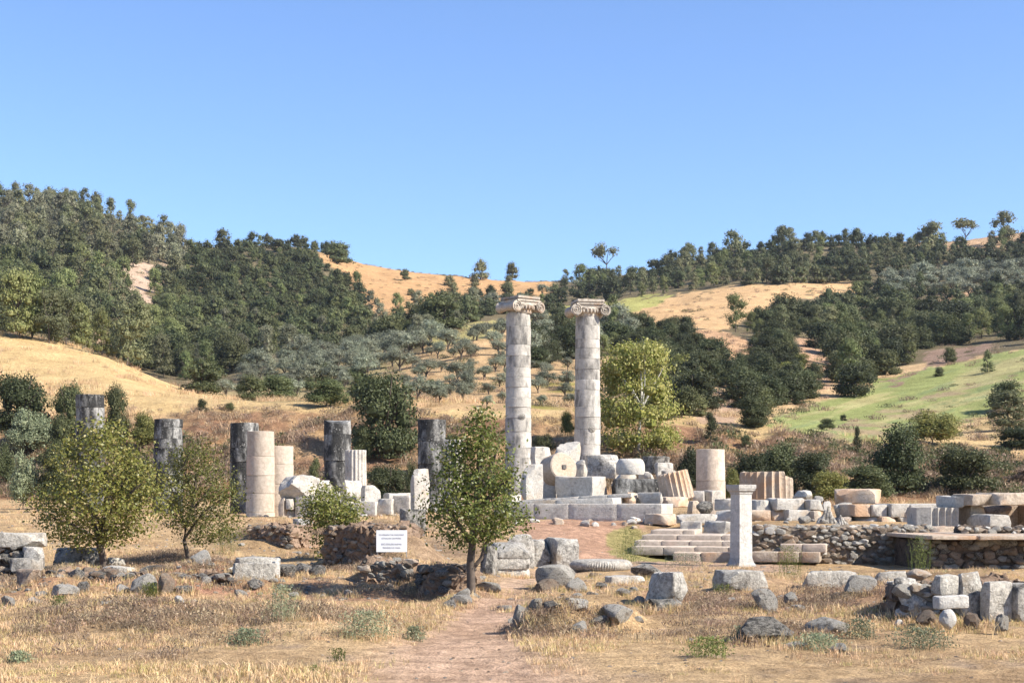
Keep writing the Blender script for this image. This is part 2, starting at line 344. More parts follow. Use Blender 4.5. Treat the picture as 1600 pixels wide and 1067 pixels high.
paint(gf, (.27, .295, .105)); paint(gf * np.clip((fbm(UU / 90, (PY + UU * .28) / 7, 51) - .5) * 6, 0, 1), (.4, .36, .165)); paint(gf * np.clip((fbm(UU / 70, (PY + UU * .28) / 6, 52) - .58) * 5, 0, .7), (.2, .255, .115))
gp = soft([(1250,690),(1340,655),(1440,625),(1520,600),(1660,590),(1660,720),(1500,715)])
paint(gp * np.clip((n4 - .46) * 5, 0, .8), (.36, .26, .165))
paint(soft([(1380,600),(1440,576),(1450,550),(1550,535),(1545,548),(1450,572),(1390,604)]), (.27, .185, .135))
paint(soft([(1420,385),(1560,365),(1660,355),(1660,385),(1520,395)]), (.45, .3, .18))
paint(soft([(1470,460),(1530,452),(1530,470),(1475,475)]), (.46, .29, .18))
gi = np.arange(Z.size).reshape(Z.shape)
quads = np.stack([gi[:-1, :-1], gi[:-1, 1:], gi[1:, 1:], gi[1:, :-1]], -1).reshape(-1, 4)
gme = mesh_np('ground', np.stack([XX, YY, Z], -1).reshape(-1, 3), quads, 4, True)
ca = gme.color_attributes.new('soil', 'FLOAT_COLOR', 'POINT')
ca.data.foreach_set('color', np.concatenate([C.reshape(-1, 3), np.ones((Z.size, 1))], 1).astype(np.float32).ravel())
def ground_mat():
    m, t, b, out = newmat('ground'); L = t.links.new
    at = nd(t, 'ShaderNodeAttribute', attribute_name='soil'); tc = nd(t, 'ShaderNodeTexCoord')
    def noi(scale, d=8, r=.65, vec=None):
        n = nd(t, 'ShaderNodeTexNoise', i_Scale=scale, i_Detail=d, i_Roughness=r); L(vec or tc.outputs['Object'], n.inputs['Vector']); return n.outputs['Fac']
    c = mixc(t, 1.0, at.outputs['Color'], ramp(t, noi(3.5), [(.3, (.62, .6, .58)), (.7, (1.32, 1.33, 1.34))]), 'MULTIPLY')
    c = mixc(t, 1.0, c, ramp(t, noi(28, 6, .7), [(.3, (.6, .58, .55)), (.68, (1.3, 1.3, 1.3))]), 'MULTIPLY')
    c = mixc(t, 1.0, c, ramp(t, noi(.22, 6, .6), [(.3, (.8, .78, .75)), (.7, (1.16, 1.17, 1.18))]), 'MULTIPLY')
    L(c, b.inputs['Base Color']); b.inputs['Roughness'].default_value = .95; b.inputs['Specular IOR Level'].default_value = .1
    bp = nd(t, 'ShaderNodeBump', i_Strength=.7, i_Distance=.08); ad = nd(t, 'ShaderNodeMath', operation='ADD'); L(noi(7, 8), ad.inputs[0]); L(noi(35, 5), ad.inputs[1])
    L(ad.outputs[0], bp.inputs['Height']); 
    bp2 = nd(t, 'ShaderNodeBump', i_Strength=.6, i_Distance=1.2); L(noi(.6, 8, .7), bp2.inputs['Height']); L(bp2.outputs[0], bp.inputs['Normal'])
    L(bp.outputs[0], b.inputs['Normal']); return m
M['ground'] = ground_mat()
tag(link('ground', gme, mat=M['ground']), 'dry grass ground rising into hills behind the ruins', None, None, 'structure')

# ------------------------------------------------------------------ stone builders
def block_mesh(L, D, H, seed, rough=.02, chips=3, bev=.035, chip=.16, cell=.16, nmax=7):
    rg = random.Random(seed)
    def cuts(h):
        r = min(bev, h * .3); n = max(1, min(nmax, int(h * 2 / cell)))
        return [-h, -h + r] + [(-h + r) + (2 * h - 2 * r) * i / (n + 1) for i in range(1, n + 1)] + [h - r, h]
    hx, hy, hz = L / 2, D / 2, H / 2
    gx, gy, gz_ = cuts(hx), cuts(hy), cuts(hz)
    idx = {}; V = []; Fs = []
    def vid(x, y, z):
        k = (round(x, 5), round(y, 5), round(z, 5))
        if k not in idx: idx[k] = len(V); V.append(Vector((x, y, z)))
        return idx[k]
    for a, b, fn, flip in ((gx, gy, lambda p, q: (p, q, hz), 0), (gx, gy, lambda p, q: (p, q, -hz), 1), (gx, gz_, lambda p, q: (p, -hy, q), 0), (gx, gz_, lambda p, q: (p, hy, q), 1), (gy, gz_, lambda p, q: (hx, p, q), 0), (gy, gz_, lambda p, q: (-hx, p, q), 1)):
        for i in range(len(a) - 1):
            for j in range(len(b) - 1):
                f = [vid(*fn(a[i], b[j])), vid(*fn(a[i + 1], b[j])), vid(*fn(a[i + 1], b[j + 1])), vid(*fn(a[i], b[j + 1]))]
                Fs.append(f[::-1] if flip else f)
    hs = (hx, hy, hz); off = Vector((rg.uniform(0, 99), rg.uniform(0, 99), rg.uniform(0, 99)))
    planes = []
    for k in range(chips):
        n = Vector((rg.choice((-1, 1)) * rg.uniform(.3, 1), rg.choice((-1, 1)) * rg.uniform(.3, 1), rg.choice((1, 1, 1, -1)) * rg.uniform(.2, 1))).normalized()
        ext = abs(n.x) * hx + abs(n.y) * hy + abs(n.z) * hz
        planes.append((n, ext - rg.uniform(.25, 1.0) * chip * min(1.0, 2.2 * min(hs) / .5)))
    for v in V:
        q = Vector([max(-(h - min(bev, h * .3)), min(h - min(bev, h * .3), c)) for c, h in zip(v, hs)])
        d = v - q
        if d.length > 1e-6: v.xyz = q + d.normalized() * min(bev, *(h * .3 for h in hs))
        for n, e in planes:
            s = v.dot(n) - e
            if s > 0: v.xyz = v - n * s * 1.0
        p = v * 2.2 + off
        v.xyz = v + Vector((mnoise.noise(p), mnoise.noise(p + Vector((31, 0, 0))), mnoise.noise(p + Vector((0, 47, 0))))) * rough + Vector((mnoise.noise(p * 4.1), mnoise.noise(p * 4.1 + Vector((5, 5, 5))), mnoise.noise(p * 4.1 + Vector((9, 2, 7))))) * rough * .5
        if nmax > 7: v.xyz = v + Vector((mnoise.noise(p * 6.3), mnoise.noise(p * 6.3 + Vector((5, 5, 5))), mnoise.noise(p * 6.3 + Vector((9, 2, 7))))) * rough * .55
    return mesh_py('block', V, Fs, True, 28)
def ico(sub):
    bm = bmesh.new(); bmesh.ops.create_icosphere(bm, subdivisions=sub, radius=1)
    V = [v.co.copy() for v in bm.verts]; Fs = [[v.index for v in f.verts] for f in bm.faces]; bm.free(); return V, Fs
def rock_mesh(seed, sub=2, amp=.28, cuts=6, angle=30, lo=.55):
    V, Fs = ico(sub); rg = random.Random(seed); off = Vector((rg.uniform(0, 99), rg.uniform(0, 99), rg.uniform(0, 99)))
    pl = [(Vector((rg.gauss(0, 1), rg.gauss(0, 1), rg.gauss(0, 1))).normalized(), rg.uniform(lo, .88)) for _ in range(cuts)]
    for v in V:
        n = v.normalized()
        r = 1 + amp * mnoise.noise(n * 1.3 + off) + (amp * .5 * mnoise.noise(n * 3.1 + off) + amp * .25 * mnoise.noise(n * 7 + off) if sub > 2 else amp * .35 * mnoise.noise(n * 3 + off))
        v.xyz = n * r
        for pn, e in pl:
            s = v.dot(pn) - e
            if s > 0: v.xyz = v - pn * s * .92
    mx = [max(abs(v[i]) for v in V) for i in range(3)]
    for v in V: v.xyz = (v.x / mx[0], v.y / mx[1], v.z / mx[2])
    return mesh_py('rock', V, Fs, True, angle)
seedc = [100]; DBG = []
def nseed(): seedc[0] += 1; return seedc[0]
def B(name, label, cat, px0, pxm, px1, py0, py1, Y, mat, th=24, L=None, D=None, parent=None, ground=False, tilt=0, pitch=0, rough=.036, chips=7, bev=.028, chip=.3, group=None, dmin=.35, dmax=2.2, lmax=6, auto=True):
    """a worked stone whose near vertical edge stands at column pxm; its left face reaches to px0 and its right face to px1"""
    if ground and py1 > 870 and auto:
        Y2 = hit(pxm, py1 - 1)[0]
        if abs(Y2 - Y) < 5: Y = Y2
    m = Y / F; th = R(th); DBG.append((label, px0, px1, py0, py1, Y))
    if L is None: L = min(lmax, max(.2, (pxm - px0) * m / math.cos(th))) if pxm > px0 + .5 else 1.0
    if D is None: D = min(dmax, max(dmin, (px1 - pxm) * m / math.sin(th))) if px1 > pxm + .5 else .8
    c = P(pxm, py0, Y); top = c.z; bot = P(pxm, py1, Y).z
    rot = Matrix.Rotation(-th, 3, 'Z'); cen = Vector((c.x, c.y, 0)) - rot @ Vector((L / 2, -D / 2, 0))
    if ground: bot = min(bot, gxy(cen.x, cen.y) - .04, gxy(c.x, c.y) - .04)
    H = max(.06, top - bot)
    o = link(name, block_mesh(L, D, H, nseed(), rough, chips, bev, chip), (cen.x, cen.y, bot + H / 2), (R(pitch), R(tilt), -th), parent, M[mat])
    if parent is None: tag(o, label, cat, group)
    return o
def boulder(name, label, cat, px0, px1, py0, py1, Y, mat, depth=None, sub=3, amp=.3, cuts=7, rot=None, tilt=0, group=None, parent=None, sink=.3, seed=None, auto=True):
    if auto and py1 > 880:
        Y2 = hit((px0 + px1) / 2, py1 - .06 * (py1 - py0))[0]
        if abs(Y2 - Y) < 7: Y = Y2
    DBG.append((label, px0, px1, py0, py1, Y))
    m = Y / F; w = (px1 - px0) * m / 2; c = P((px0 + px1) / 2, (py0 + py1) / 2, Y); h = (py1 - py0) * m / 2
    d = (depth or w * 1.7) / 2; h *= 1 + sink * .5
    s = seed or nseed(); rg = random.Random(s)
    o = link(name, rock_mesh(s, sub, amp, cuts + 6, 24, .5), (c.x, c.y + d * .5, c.z - h * sink * .5), (0, R(tilt), rot if rot is not None else 0), parent, M[mat]); o.scale = (w, d, h)
    if parent is None: tag(o, label, cat, group)
    return o
ROCKS = {k: [rock_mesh(900 + i, 2, .3, 16, 18, .46) for i in range(8)] for k in ('grey', 'greylight', 'brown', 'white', 'darkstone', 'warm', 'marble')}
for k, ms in ROCKS.items():
    for me in ms: me.materials.append(M[k])
def stone(kind, loc, sx, sy, sz, rg, parent=None, name='stone'):
    o = link(name, rg.choice(ROCKS[kind]), loc, (rg.uniform(-.25, .25), rg.uniform(-.25, .25), rg.uniform(0, 6.28))); o.scale = (sx, sy, sz)
    if parent is not None: adopt(o, parent)
    return o
def lathe(profile, seg, flutes=0, fd=.07, seed=0, rough=.0, dropn=None):
    """profile: list of (radius, z); closed at both ends"""
    V = []; Fs = []
    off = Vector((seed * 1.37, seed * .71, seed * 2.3))
    for (r, z) in profile:
        for k in range(seg):
            a = 2 * math.pi * k / seg; rr = r
            if flutes:
                ph = (k * flutes / seg) % 1.0; rr = r - fd * r * math.sin(math.pi * ph) ** .7
            p = Vector((math.cos(a) * rr, math.sin(a) * rr, z))
            if rough:
                n = mnoise.noise(p * 1.5 + off) * rough + mnoise.noise(p * 3.6 + off) * rough * .35
                p.x += math.cos(a) * n; p.y += math.sin(a) * n; p.z += mnoise.noise(p * 2.7 + off) * rough * .4
            V.append(p)
    for j in range(len(profile) - 1):
        for k in range(seg):
            k2 = (k + 1) % seg
            Fs.append((j * seg + k, j * seg + k2, (j + 1) * seg + k2, (j + 1) * seg + k))
    Fs.append(tuple(range(seg))[::-1]); n0 = (len(profile) - 1) * seg; Fs.append(tuple(n0 + k for k in range(seg)))
    return V, Fs
def column(name, label, cat, xc, wt, wb, pyt, pyb, Y, seams, mat, fluted=0, rough=.02, group=None, brk=0, flare=0, yaw=0, mats=None, seg=40):
    m = Y / F; g = gz(xc, Y); zt = P(xc, pyt, Y).z; zb = min(P(xc, pyb, Y).z, g)
    e = tag(empty(name, ((xc - CX) * m, Y, zb)), label, cat, group)
    zs = [zt] + [P(xc, s, Y).z for s in seams] + [zb - .1]
    if fluted: seg = fluted * 6
    for i in range(len(zs) - 1):
        z1, z0 = zs[i], zs[i + 1]; H = z1 - z0
        def rad(z):
            t = (zt - z) / max(.01, zt - zb); r = (wt + (wb - wt) * t) * m / 2
            if flare and t > .93: r *= 1 + flare * ((t - .93) / .07) ** 2
            return r
        rg = random.Random(nseed()); j = rg.uniform(-.012, .012)
        b = .014
        nz = max(2, min(9, int(H / .22)))
        pr = [(rad(z0) - b * 1.1 + j, z0 + .002), (rad(z0) + j, z0 + b)] + [(rad(z0 + H * k / nz) + j, z0 + b + (H - 2 * b) * k / nz) for k in range(1, nz)] + [(rad(z1) + j, z1 - b), (rad(z1) - b * 1.1 + j, z1 - .002)]
        V, Fs = lathe(pr, seg, fluted, .09, nseed(), rough)
        if brk and i == 0:
            pn = Vector((math.cos(R(yaw + 180)), math.sin(R(yaw + 180)) * .4, 1.5)).normalized(); lim = pn.dot(Vector((0, 0, z1))) - 0
            off = nseed() * 1.1
            for v in V:
                s = v.dot(pn) - lim + .12 * mnoise.noise(v * 2.2 + Vector((off, 0, 0)))
                s -= rad(z1) * brk
                if s > 0: v.xyz = v - Vector((pn.x * .3, pn.y * .3, pn.z)) * s * .9
        cx_, cy_ = rg.uniform(-.012, .012), rg.uniform(-.012, .012)
        for v in V: v.z -= zb
        o = link('drum', mesh_py('drum', V, Fs, True, 30 if fluted else 40), ((xc - CX) * m + cx_, Y + cy_, zb), (0, 0, rg.uniform(0, 6)), e, M[(mats or {}).get(i, mat)])
    return e
def rubble(name, label, cat, px0, px1, py0, py1, Y, th, n, kinds, size=(.05, .12), depth=.9, core=True, top=True, seed=1, lmax=9, H=None, coremat='mortar', rough=.09, stuff=0):
    """an earth and rubble wall: an uneven core with single stones bedded in its face and top"""
    m = Y / F; rg = random.Random(seed); t = R(th)
    L = (px1 - px0) * m / math.cos(t); z1 = P(px0, py0, Y).z; z0 = P(px0, py1, Y).z - .05; H = z1 - z0
    mid = P((px0 + px1) / 2, py1, Y); rot = Matrix.Rotation(-t, 3, 'Z'); cen = Vector((mid.x, mid.y, z0)) + rot @ Vector((0, depth / 2, 0))
    e = tag(empty(name, (mid.x, mid.y, z0)), label, cat)
    link('core', block_mesh(L, depth, H, nseed(), rough, 0, .1, .3, .075, 44), (cen.x, cen.y, z0 + H / 2), (0, 0, -t), e, M[coremat])
    placed = []; tries = 0
    while len(placed) < n and tries < n * 25:
        tries += 1
        s = rg.uniform(*size) * (1.6 if rg.random() < .08 else 1)
        if top and rg.random() < .16:
            u, v, w = rg.uniform(-.5, .5) * L, rg.uniform(-.5, .3) * depth, H
        else: u, v, w = rg.uniform(-.5, .5) * L, -depth / 2 + rg.uniform(-.03, .02), rg.uniform(.02, 1) * H
        if any((u - a) ** 2 + ((w - b) * 1.35) ** 2 + (v - d) ** 2 < (.57 * (s + q)) ** 2 for a, b, d, q in placed): continue
        placed.append((u, w, v, s))
        p = Vector((cen.x, cen.y, z0)) + rot @ Vector((u, v, 0)) + Vector((0, 0, w))
        o = stone(rg.choice(kinds), p, s * rg.uniform(1, 1.5), s * rg.uniform(.8, 1.1), s * rg.uniform(.6, .9), rg, e)
        o.rotation_euler = (rg.uniform(-.2, .2), rg.uniform(-.2, .2), -t + rg.uniform(-.3, .3))
    return e
def spiral_tube(cx, cz, r0, turns, y, w, sgn):
    pts = []; n = 44
    for i in range(n + 1):
        t = i / n; a = math.pi / 2 + sgn * t * turns * 2 * math.pi; r = r0 * (1 - .86 * t)
        pts.append((Vector((cx + math.cos(a) * r, y, cz + math.sin(a) * r)), w * (1 - .55 * t)))
    return pts
def tube(pts, sides=6, cap=True):
    V = []; Fs = []; n = len(pts)
    for i, (p, r) in enumerate(pts):
        d = (pts[min(n - 1, i + 1)][0] - pts[max(0, i - 1)][0]); d = d.normalized() if d.length > 1e-9 else Vector((0, 0, 1))
        a = d.orthogonal().normalized() if abs(d.z) > .99 else d.cross(Vector((0, 0, 1))).normalized(); b = d.cross(a)
        for k in range(sides):
            an = 2 * math.pi * k / sides; V.append(p + (a * math.cos(an) + b * math.sin(an)) * r)
    for i in range(n - 1):
        for k in range(sides):
            k2 = (k + 1) % sides; Fs.append((i * sides + k, i * sides + k2, (i + 1) * sides + k2, (i + 1) * sides + k))
    return V, Fs
def join(parts):
    V = []; Fs = []
    for v, f in parts:
        o = len(V); V += list(v); Fs += [tuple(i + o for i in q) for q in f]
    return V, Fs
def box(x0, x1, y0, y1, z0, z1):
    V = [Vector(p) for p in ((x0,y0,z0),(x1,y0,z0),(x1,y1,z0),(x0,y1,z0),(x0,y0,z1),(x1,y0,z1),(x1,y1,z1),(x0,y1,z1))]
    return V, [(0,3,2,1),(4,5,6,7),(0,1,5,4),(1,2,6,5),(2,3,7,6),(3,0,4,7)]
def capital(parent, xc, Y, py0, py1, halfpx, yaw, mat):
    """Ionic capital: abacus with an egg moulding, two bolsters with scrolls, a carved echinus"""
    m = Y / F; Wd = halfpx * m; zb = P(xc, py1, Y).z; Hh = (py1 - py0) * m; x0 = (xc - CX) * m
    e = empty('capital', (x0, Y, zb)); e.rotation_euler = (0, 0, R(yaw)); adopt(e, parent)
    dep = Wd * .78
    def ch(name, vf, ang=30):
        o = bpy.data.objects.new(name, mesh_py(name, vf[0], vf[1], True, ang)); COL.objects.link(o); o.data.materials.append(M[mat]); o.parent = e; return o
    ab = [box(-Wd * .68, Wd * .68, -dep * .92, dep * .92, Hh * .86, Hh), box(-Wd * .64, Wd * .64, -dep * .88, dep * .88, Hh * .78, Hh * .86)]
    for k in range(17):
        for (ax, s) in (('y', -1), ('x', -1), ('x', 1)):
            t = -1 + 2 * (k + .5) / 17; V, Fs = ico(1); r = Wd * .033
            cpos = Vector((t * Wd * .64, s * dep * .92, Hh * .87)) if ax == 'y' else Vector((s * Wd * .68, t * dep * .88, Hh * .87))
            ab.append(([v * r * 1.1 + cpos for v in V], Fs))
    ch('abacus', join(ab))
    rv = Wd * .27; vz = Hh * .38; vx = Wd - rv
    ch('canalis', join([box(-vx, vx, -dep * .86, dep * .86, Hh * .50, Hh * .78), box(-vx, vx, -dep * .93, -dep * .86, Hh * .70, Hh * .78)]))
    for s in (-1, 1):
        pr = []
        for k in range(11):
            t = -1 + 2 * k / 10; pr.append((rv * (.72 + .28 * t * t) * (1.03 if k in (0, 10, 5) else .97), t * dep * .9))
        V, Fs = lathe(pr, 24)
        V = [Vector((v.x + s * vx, v.z, v.y + vz)) for v in V]; Fs = [f[::-1] for f in Fs]
        parts = [(V, Fs)]
        for yy in (-dep * .92, dep * .92): parts.append(tube(spiral_tube(s * vx, vz, rv * .95, 2.4, yy, rv * .13, s), 6))
        V2, F2 = ico(2); parts.append(([v * rv * .2 + Vector((s * vx, -dep * .92, vz)) for v in V2], F2))
        ch('volute', join(parts))
    V, Fs = lathe([(Wd * .56, 0), (Wd * .60, Hh * .1), (Wd * .58, Hh * .16), (Wd * .66, Hh * .30), (Wd * .74, Hh * .46), (Wd * .70, Hh * .52)], 40)
    ech = [(V, Fs)]
    for k in range(24):
        a = 2 * math.pi * k / 24; V, Fs2 = ico(2); ech.append(([Vector((v.x * Wd * .055, v.y * Wd * .055, v.z * Hh * .15)) + Vector((math.cos(a) * Wd * .70, math.sin(a) * Wd * .70, Hh * .34)) for v in V], Fs2))
    ch('echinus', join(ech))
    return e

# ------------------------------------------------------------------ vegetation builders
def leaf_quads(cen, nor, size, rg, aspect=.55, jit=.8):
    n = len(cen); nor = nor + rg.normal(0, jit, (n, 3)); nor /= np.linalg.norm(nor, axis=1, keepdims=True) + 1e-9
    t = np.cross(nor, rg.normal(0, 1, (n, 3))); t /= np.linalg.norm(t, axis=1, keepdims=True) + 1e-9
    b = np.cross(nor, t); s = (size * rg.uniform(.65, 1.35, n))[:, None]
    V = np.stack([cen - t * s * .5, cen + b * s * aspect * .5, cen + t * s * .5, cen - b * s * aspect * .5], 1)
    return V.reshape(-1, 3)
def quadmesh(name, V): return mesh_np(name, V, np.arange(len(V)).reshape(-1, 4), 4, False)
def lobes_for(kind, rg):
    Lb = []
    if kind == 'pine':
        for k in range(int(rg.integers(15, 36))):
            z = rg.uniform(.1, .93); r = .44 * math.sqrt(max(.03, 1 - ((z - .3) / .68) ** 1.6)) if z > .3 else .42
            a = rg.uniform(0, 6.28); q = math.sqrt(rg.uniform(.15, 1)) * r * .75
            Lb.append((q * math.cos(a), q * math.sin(a), z, rg.uniform(.13, .21), rg.uniform(.085, .13)))
        Lb.append((0, 0, .9, .1, .1))
    elif kind == 'cone':
        for k in range(22):
            z = rg.uniform(.06, .95); r = .42 * (1 - z) ** .8; a = rg.uniform(0, 6.28)
            Lb.append((r * .7 * math.cos(a), r * .7 * math.sin(a), z, .1 + .12 * (1 - z), .1))
    elif kind == 'oak':
        for k in range(int(rg.integers(18, 38))):
            a = rg.uniform(0, 6.28); e = math.asin(rg.uniform(-.1, 1)); q = rg.uniform(.35, 1)
            Lb.append((.33 * q * math.cos(a) * math.cos(e), .33 * q * math.sin(a) * math.cos(e), .4 + .42 * q * math.sin(e), rg.uniform(.13, .2), rg.uniform(.13, .19)))
        for k in range(16):
            a = rg.uniform(0, 6.28); q = rg.uniform(.15, .33); Lb.append((q * math.cos(a), q * math.sin(a), rg.uniform(.1, .2), .17, .14))
    elif kind == 'olive':
        for k in range(15):
            a = rg.uniform(0, 6.28); e = math.asin(rg.uniform(-.35, 1)); q = rg.uniform(.5, 1)
            Lb.append((.34 * q * math.cos(a) * math.cos(e), .34 * q * math.sin(a) * math.cos(e), .47 + .34 * q * math.sin(e), rg.uniform(.13, .2), rg.uniform(.12, .17)))
    elif kind == 'tall':
        for k in range(64):
            z = rg.uniform(.05, .9); r = .46 * math.sin(math.pi * min(1, (z * .8 + .2))) ** .7; a = rg.uniform(0, 6.28)
            Lb.append((r * .75 * math.cos(a), r * .75 * math.sin(a), z, rg.uniform(.12, .18), rg.uniform(.07, .11)))
    elif kind == 'shrub':
        for k in range(26):
            a = rg.uniform(0, 6.28); e = math.asin(rg.uniform(0, 1)); q = rg.uniform(.4, 1)
            Lb.append((.36 * q * math.cos(a) * math.cos(e), .36 * q * math.sin(a) * math.cos(e), .18 + .64 * q * math.sin(e), rg.uniform(.12, .19), rg.uniform(.11, .18)))
    elif kind == 'umbrella':
        for k in range(9):
            a = rg.uniform(0, 6.28); q = math.sqrt(rg.uniform(.05, 1)) * .36
            Lb.append((q * math.cos(a), q * math.sin(a), rg.uniform(.66, .88), rg.uniform(.14, .2), rg.uniform(.09, .13)))
    return Lb
def crown_arrays(kind, seed, n, leaf, core=True, fuzz=.2, aspect=.6):
    rg = np.random.default_rng(seed); Lb = lobes_for(kind, rg); cen = []; nor = []
    wts = np.array([l[3] * l[3] + l[3] * l[4] for l in Lb]); wts /= wts.sum()
    for l, k in zip(Lb, rg.multinomial(n, wts)):
        d = rg.normal(0, 1, (k, 3)); d /= np.linalg.norm(d, axis=1, keepdims=True); d[:, 2] = np.where(rg.random(k) < .6, np.abs(d[:, 2]), d[:, 2])
        rr = 1 + rg.normal(0, fuzz, k)
        cen.append(d * rr[:, None] * np.array([l[3], l[3], l[4]]) + np.array(l[:3])); nor.append(d + np.array([0, 0, .25]))
    cen = np.concatenate(cen); nor = np.concatenate(nor); cen[:, 2] = np.maximum(cen[:, 2], .01)
    V = leaf_quads(cen, nor, leaf, rg, aspect)
    if core:
        Vc = []
        for l in Lb:   # dense inner twigs of each clump, as rough eight-sided lumps
            for (a0, a1) in ((0, 1), (1, 2), (2, 3), (3, 4), (4, 5), (5, 0)):
                for (e0, e1) in ((-1.4, -.5), (-.5, .5), (.5, 1.4)):
                    q = []
                    for (a, e) in ((a0, e0), (a1, e0), (a1, e1), (a0, e1)):
                        an = a * math.pi / 3; q.append((l[0] + .52 * l[3] * math.cos(an) * math.cos(e), l[1] + .52 * l[3] * math.sin(an) * math.cos(e), max(.0, l[2] + .52 * l[4] * math.sin(e))))
                    Vc += q
        V = np.concatenate([V, np.array(Vc)])
    return V
def trunk_arrays(kind, seed):
    rg = random.Random(seed); tubes = []
    top = {'pine': .85, 'umbrella': .8, 'olive': .6, 'oak': .5, 'cone': .9, 'tall': .8, 'shrub': .4}[kind]
    p = [Vector((rg.uniform(-.02, .02) * k, rg.uniform(-.02, .02) * k, top * k / 4)) for k in range(5)]; p[0] = Vector((0, 0, -.04))
    r0 = {'pine': .022, 'umbrella': .022, 'olive': .035, 'oak': .03, 'cone': .02, 'tall': .02, 'shrub': .015}[kind]
    tubes.append(tube([(q, r0 * (1 - .17 * i)) for i, q in enumerate(p)], 5))
    for k in range(5):
        a = rg.uniform(0, 6.28); b = p[1 if kind == 'olive' else 2]; z = rg.uniform(.55, .8)
        tubes.append(tube([(b, r0 * .6), (b + Vector((math.cos(a) * .12, math.sin(a) * .12, (z - b.z) * .5)), r0 * .45), (Vector((math.cos(a) * .28, math.sin(a) * .28, z)), r0 * .2)], 4))
    V, Fs = join(tubes); return np.array([tuple(v) for v in V]), np.array(Fs)
PROTO = {}
NEARSPEC = {'pine': (6500, .032), 'oak': (11000, .036), 'shrub': (9000, .036), 'cone': (4500, .034), 'olive': (5000, .03), 'umbrella': (4000, .034), 'tall': (17000, .027)}
SPEC = {'pine': ('pine', 1500, .055, 'bark'), 'oak': ('oak', 1500, .05, 'bark'), 'olive': ('olive', 1300, .05, 'bark'), 'cone': ('oak', 1200, .06, 'bark'), 'shrub': ('shrub', 1500, .05, 'bark'), 'umbrella': ('pine', 900, .055, 'bark'), 'tall': ('poplar', 2600, .03, 'palebark')}
def proto(kind, mat=None, var=0):
    """(one mesh of crown and trunk, crown mesh, trunk mesh), one unit wide and high, standing on z = 0"""
    key = (kind, mat, var)
    if key not in PROTO:
        dm, n, lf, bk = SPEC[kind]; hi = var >= 10
        if hi: n, lf = NEARSPEC[kind]
        if 10 <= var < 20: n, lf = int(n * .5), lf * 1.25
        V = crown_arrays(kind, 50 + var * 13 + len(kind), n, lf, True, .24 if hi else .18); T, TF = trunk_arrays(kind, 70 + var)
        whole = mesh_np('tree', np.concatenate([V, T]), np.concatenate([np.arange(len(V)).reshape(-1, 4), TF + len(V)]), 4)
        mi = np.zeros(len(whole.polygons), np.int32); mi[len(V) // 4:] = 1; whole.polygons.foreach_set('material_index', mi)
        crown = quadmesh('crown', V); trunk = mesh_np('trunk', T, TF, 4, True)
        mt_ = mat or ('oakdark' if hi and dm == 'oak' and var >= 20 else dm)
        for me in (whole, crown): me.materials.append(M[mt_])
        whole.materials.append(M[bk]); trunk.materials.append(M[bk]); PROTO[key] = (whole, crown, trunk)
    return PROTO[key]
trng = random.Random(5)
def tree(name, label, cat, kind, pxl, pxr, pyt, pyb, mat=None, var=None, Y=None, group=None, parts=True, rot=None, gap=0):
    xc = (pxl + pxr) / 2
    if Y is None: Y, z = hit(xc, pyb)
    else: z = gz(xc, Y)
    m = Y / F; w = (pxr - pxl) * m * 1.06; h = max(.2, P(xc, pyt, Y).z - z + .02)
    v = (trng.randrange(3) if var is None else var) + (20 if Y < 135 else 10 if Y < 330 else 0)
    whole, crown, trunk = proto(kind, mat, v); loc = ((xc - CX) * m, Y, z - .03); rz = trng.uniform(0, 6.28) if rot is None else rot
    if parts:
        e = tag(empty(name, loc), label, cat, group); e.rotation_euler = (0, 0, rz)
        for nm, me in (('crown', crown), ('trunk', trunk)):
            o = bpy.data.objects.new(nm, me); COL.objects.link(o); o.parent = e; o.scale = (w, w, h)
        return e
    o = link(name, whole, loc, (0, 0, rz)); o.scale = (w, w, h); return tag(o, label, cat, group)
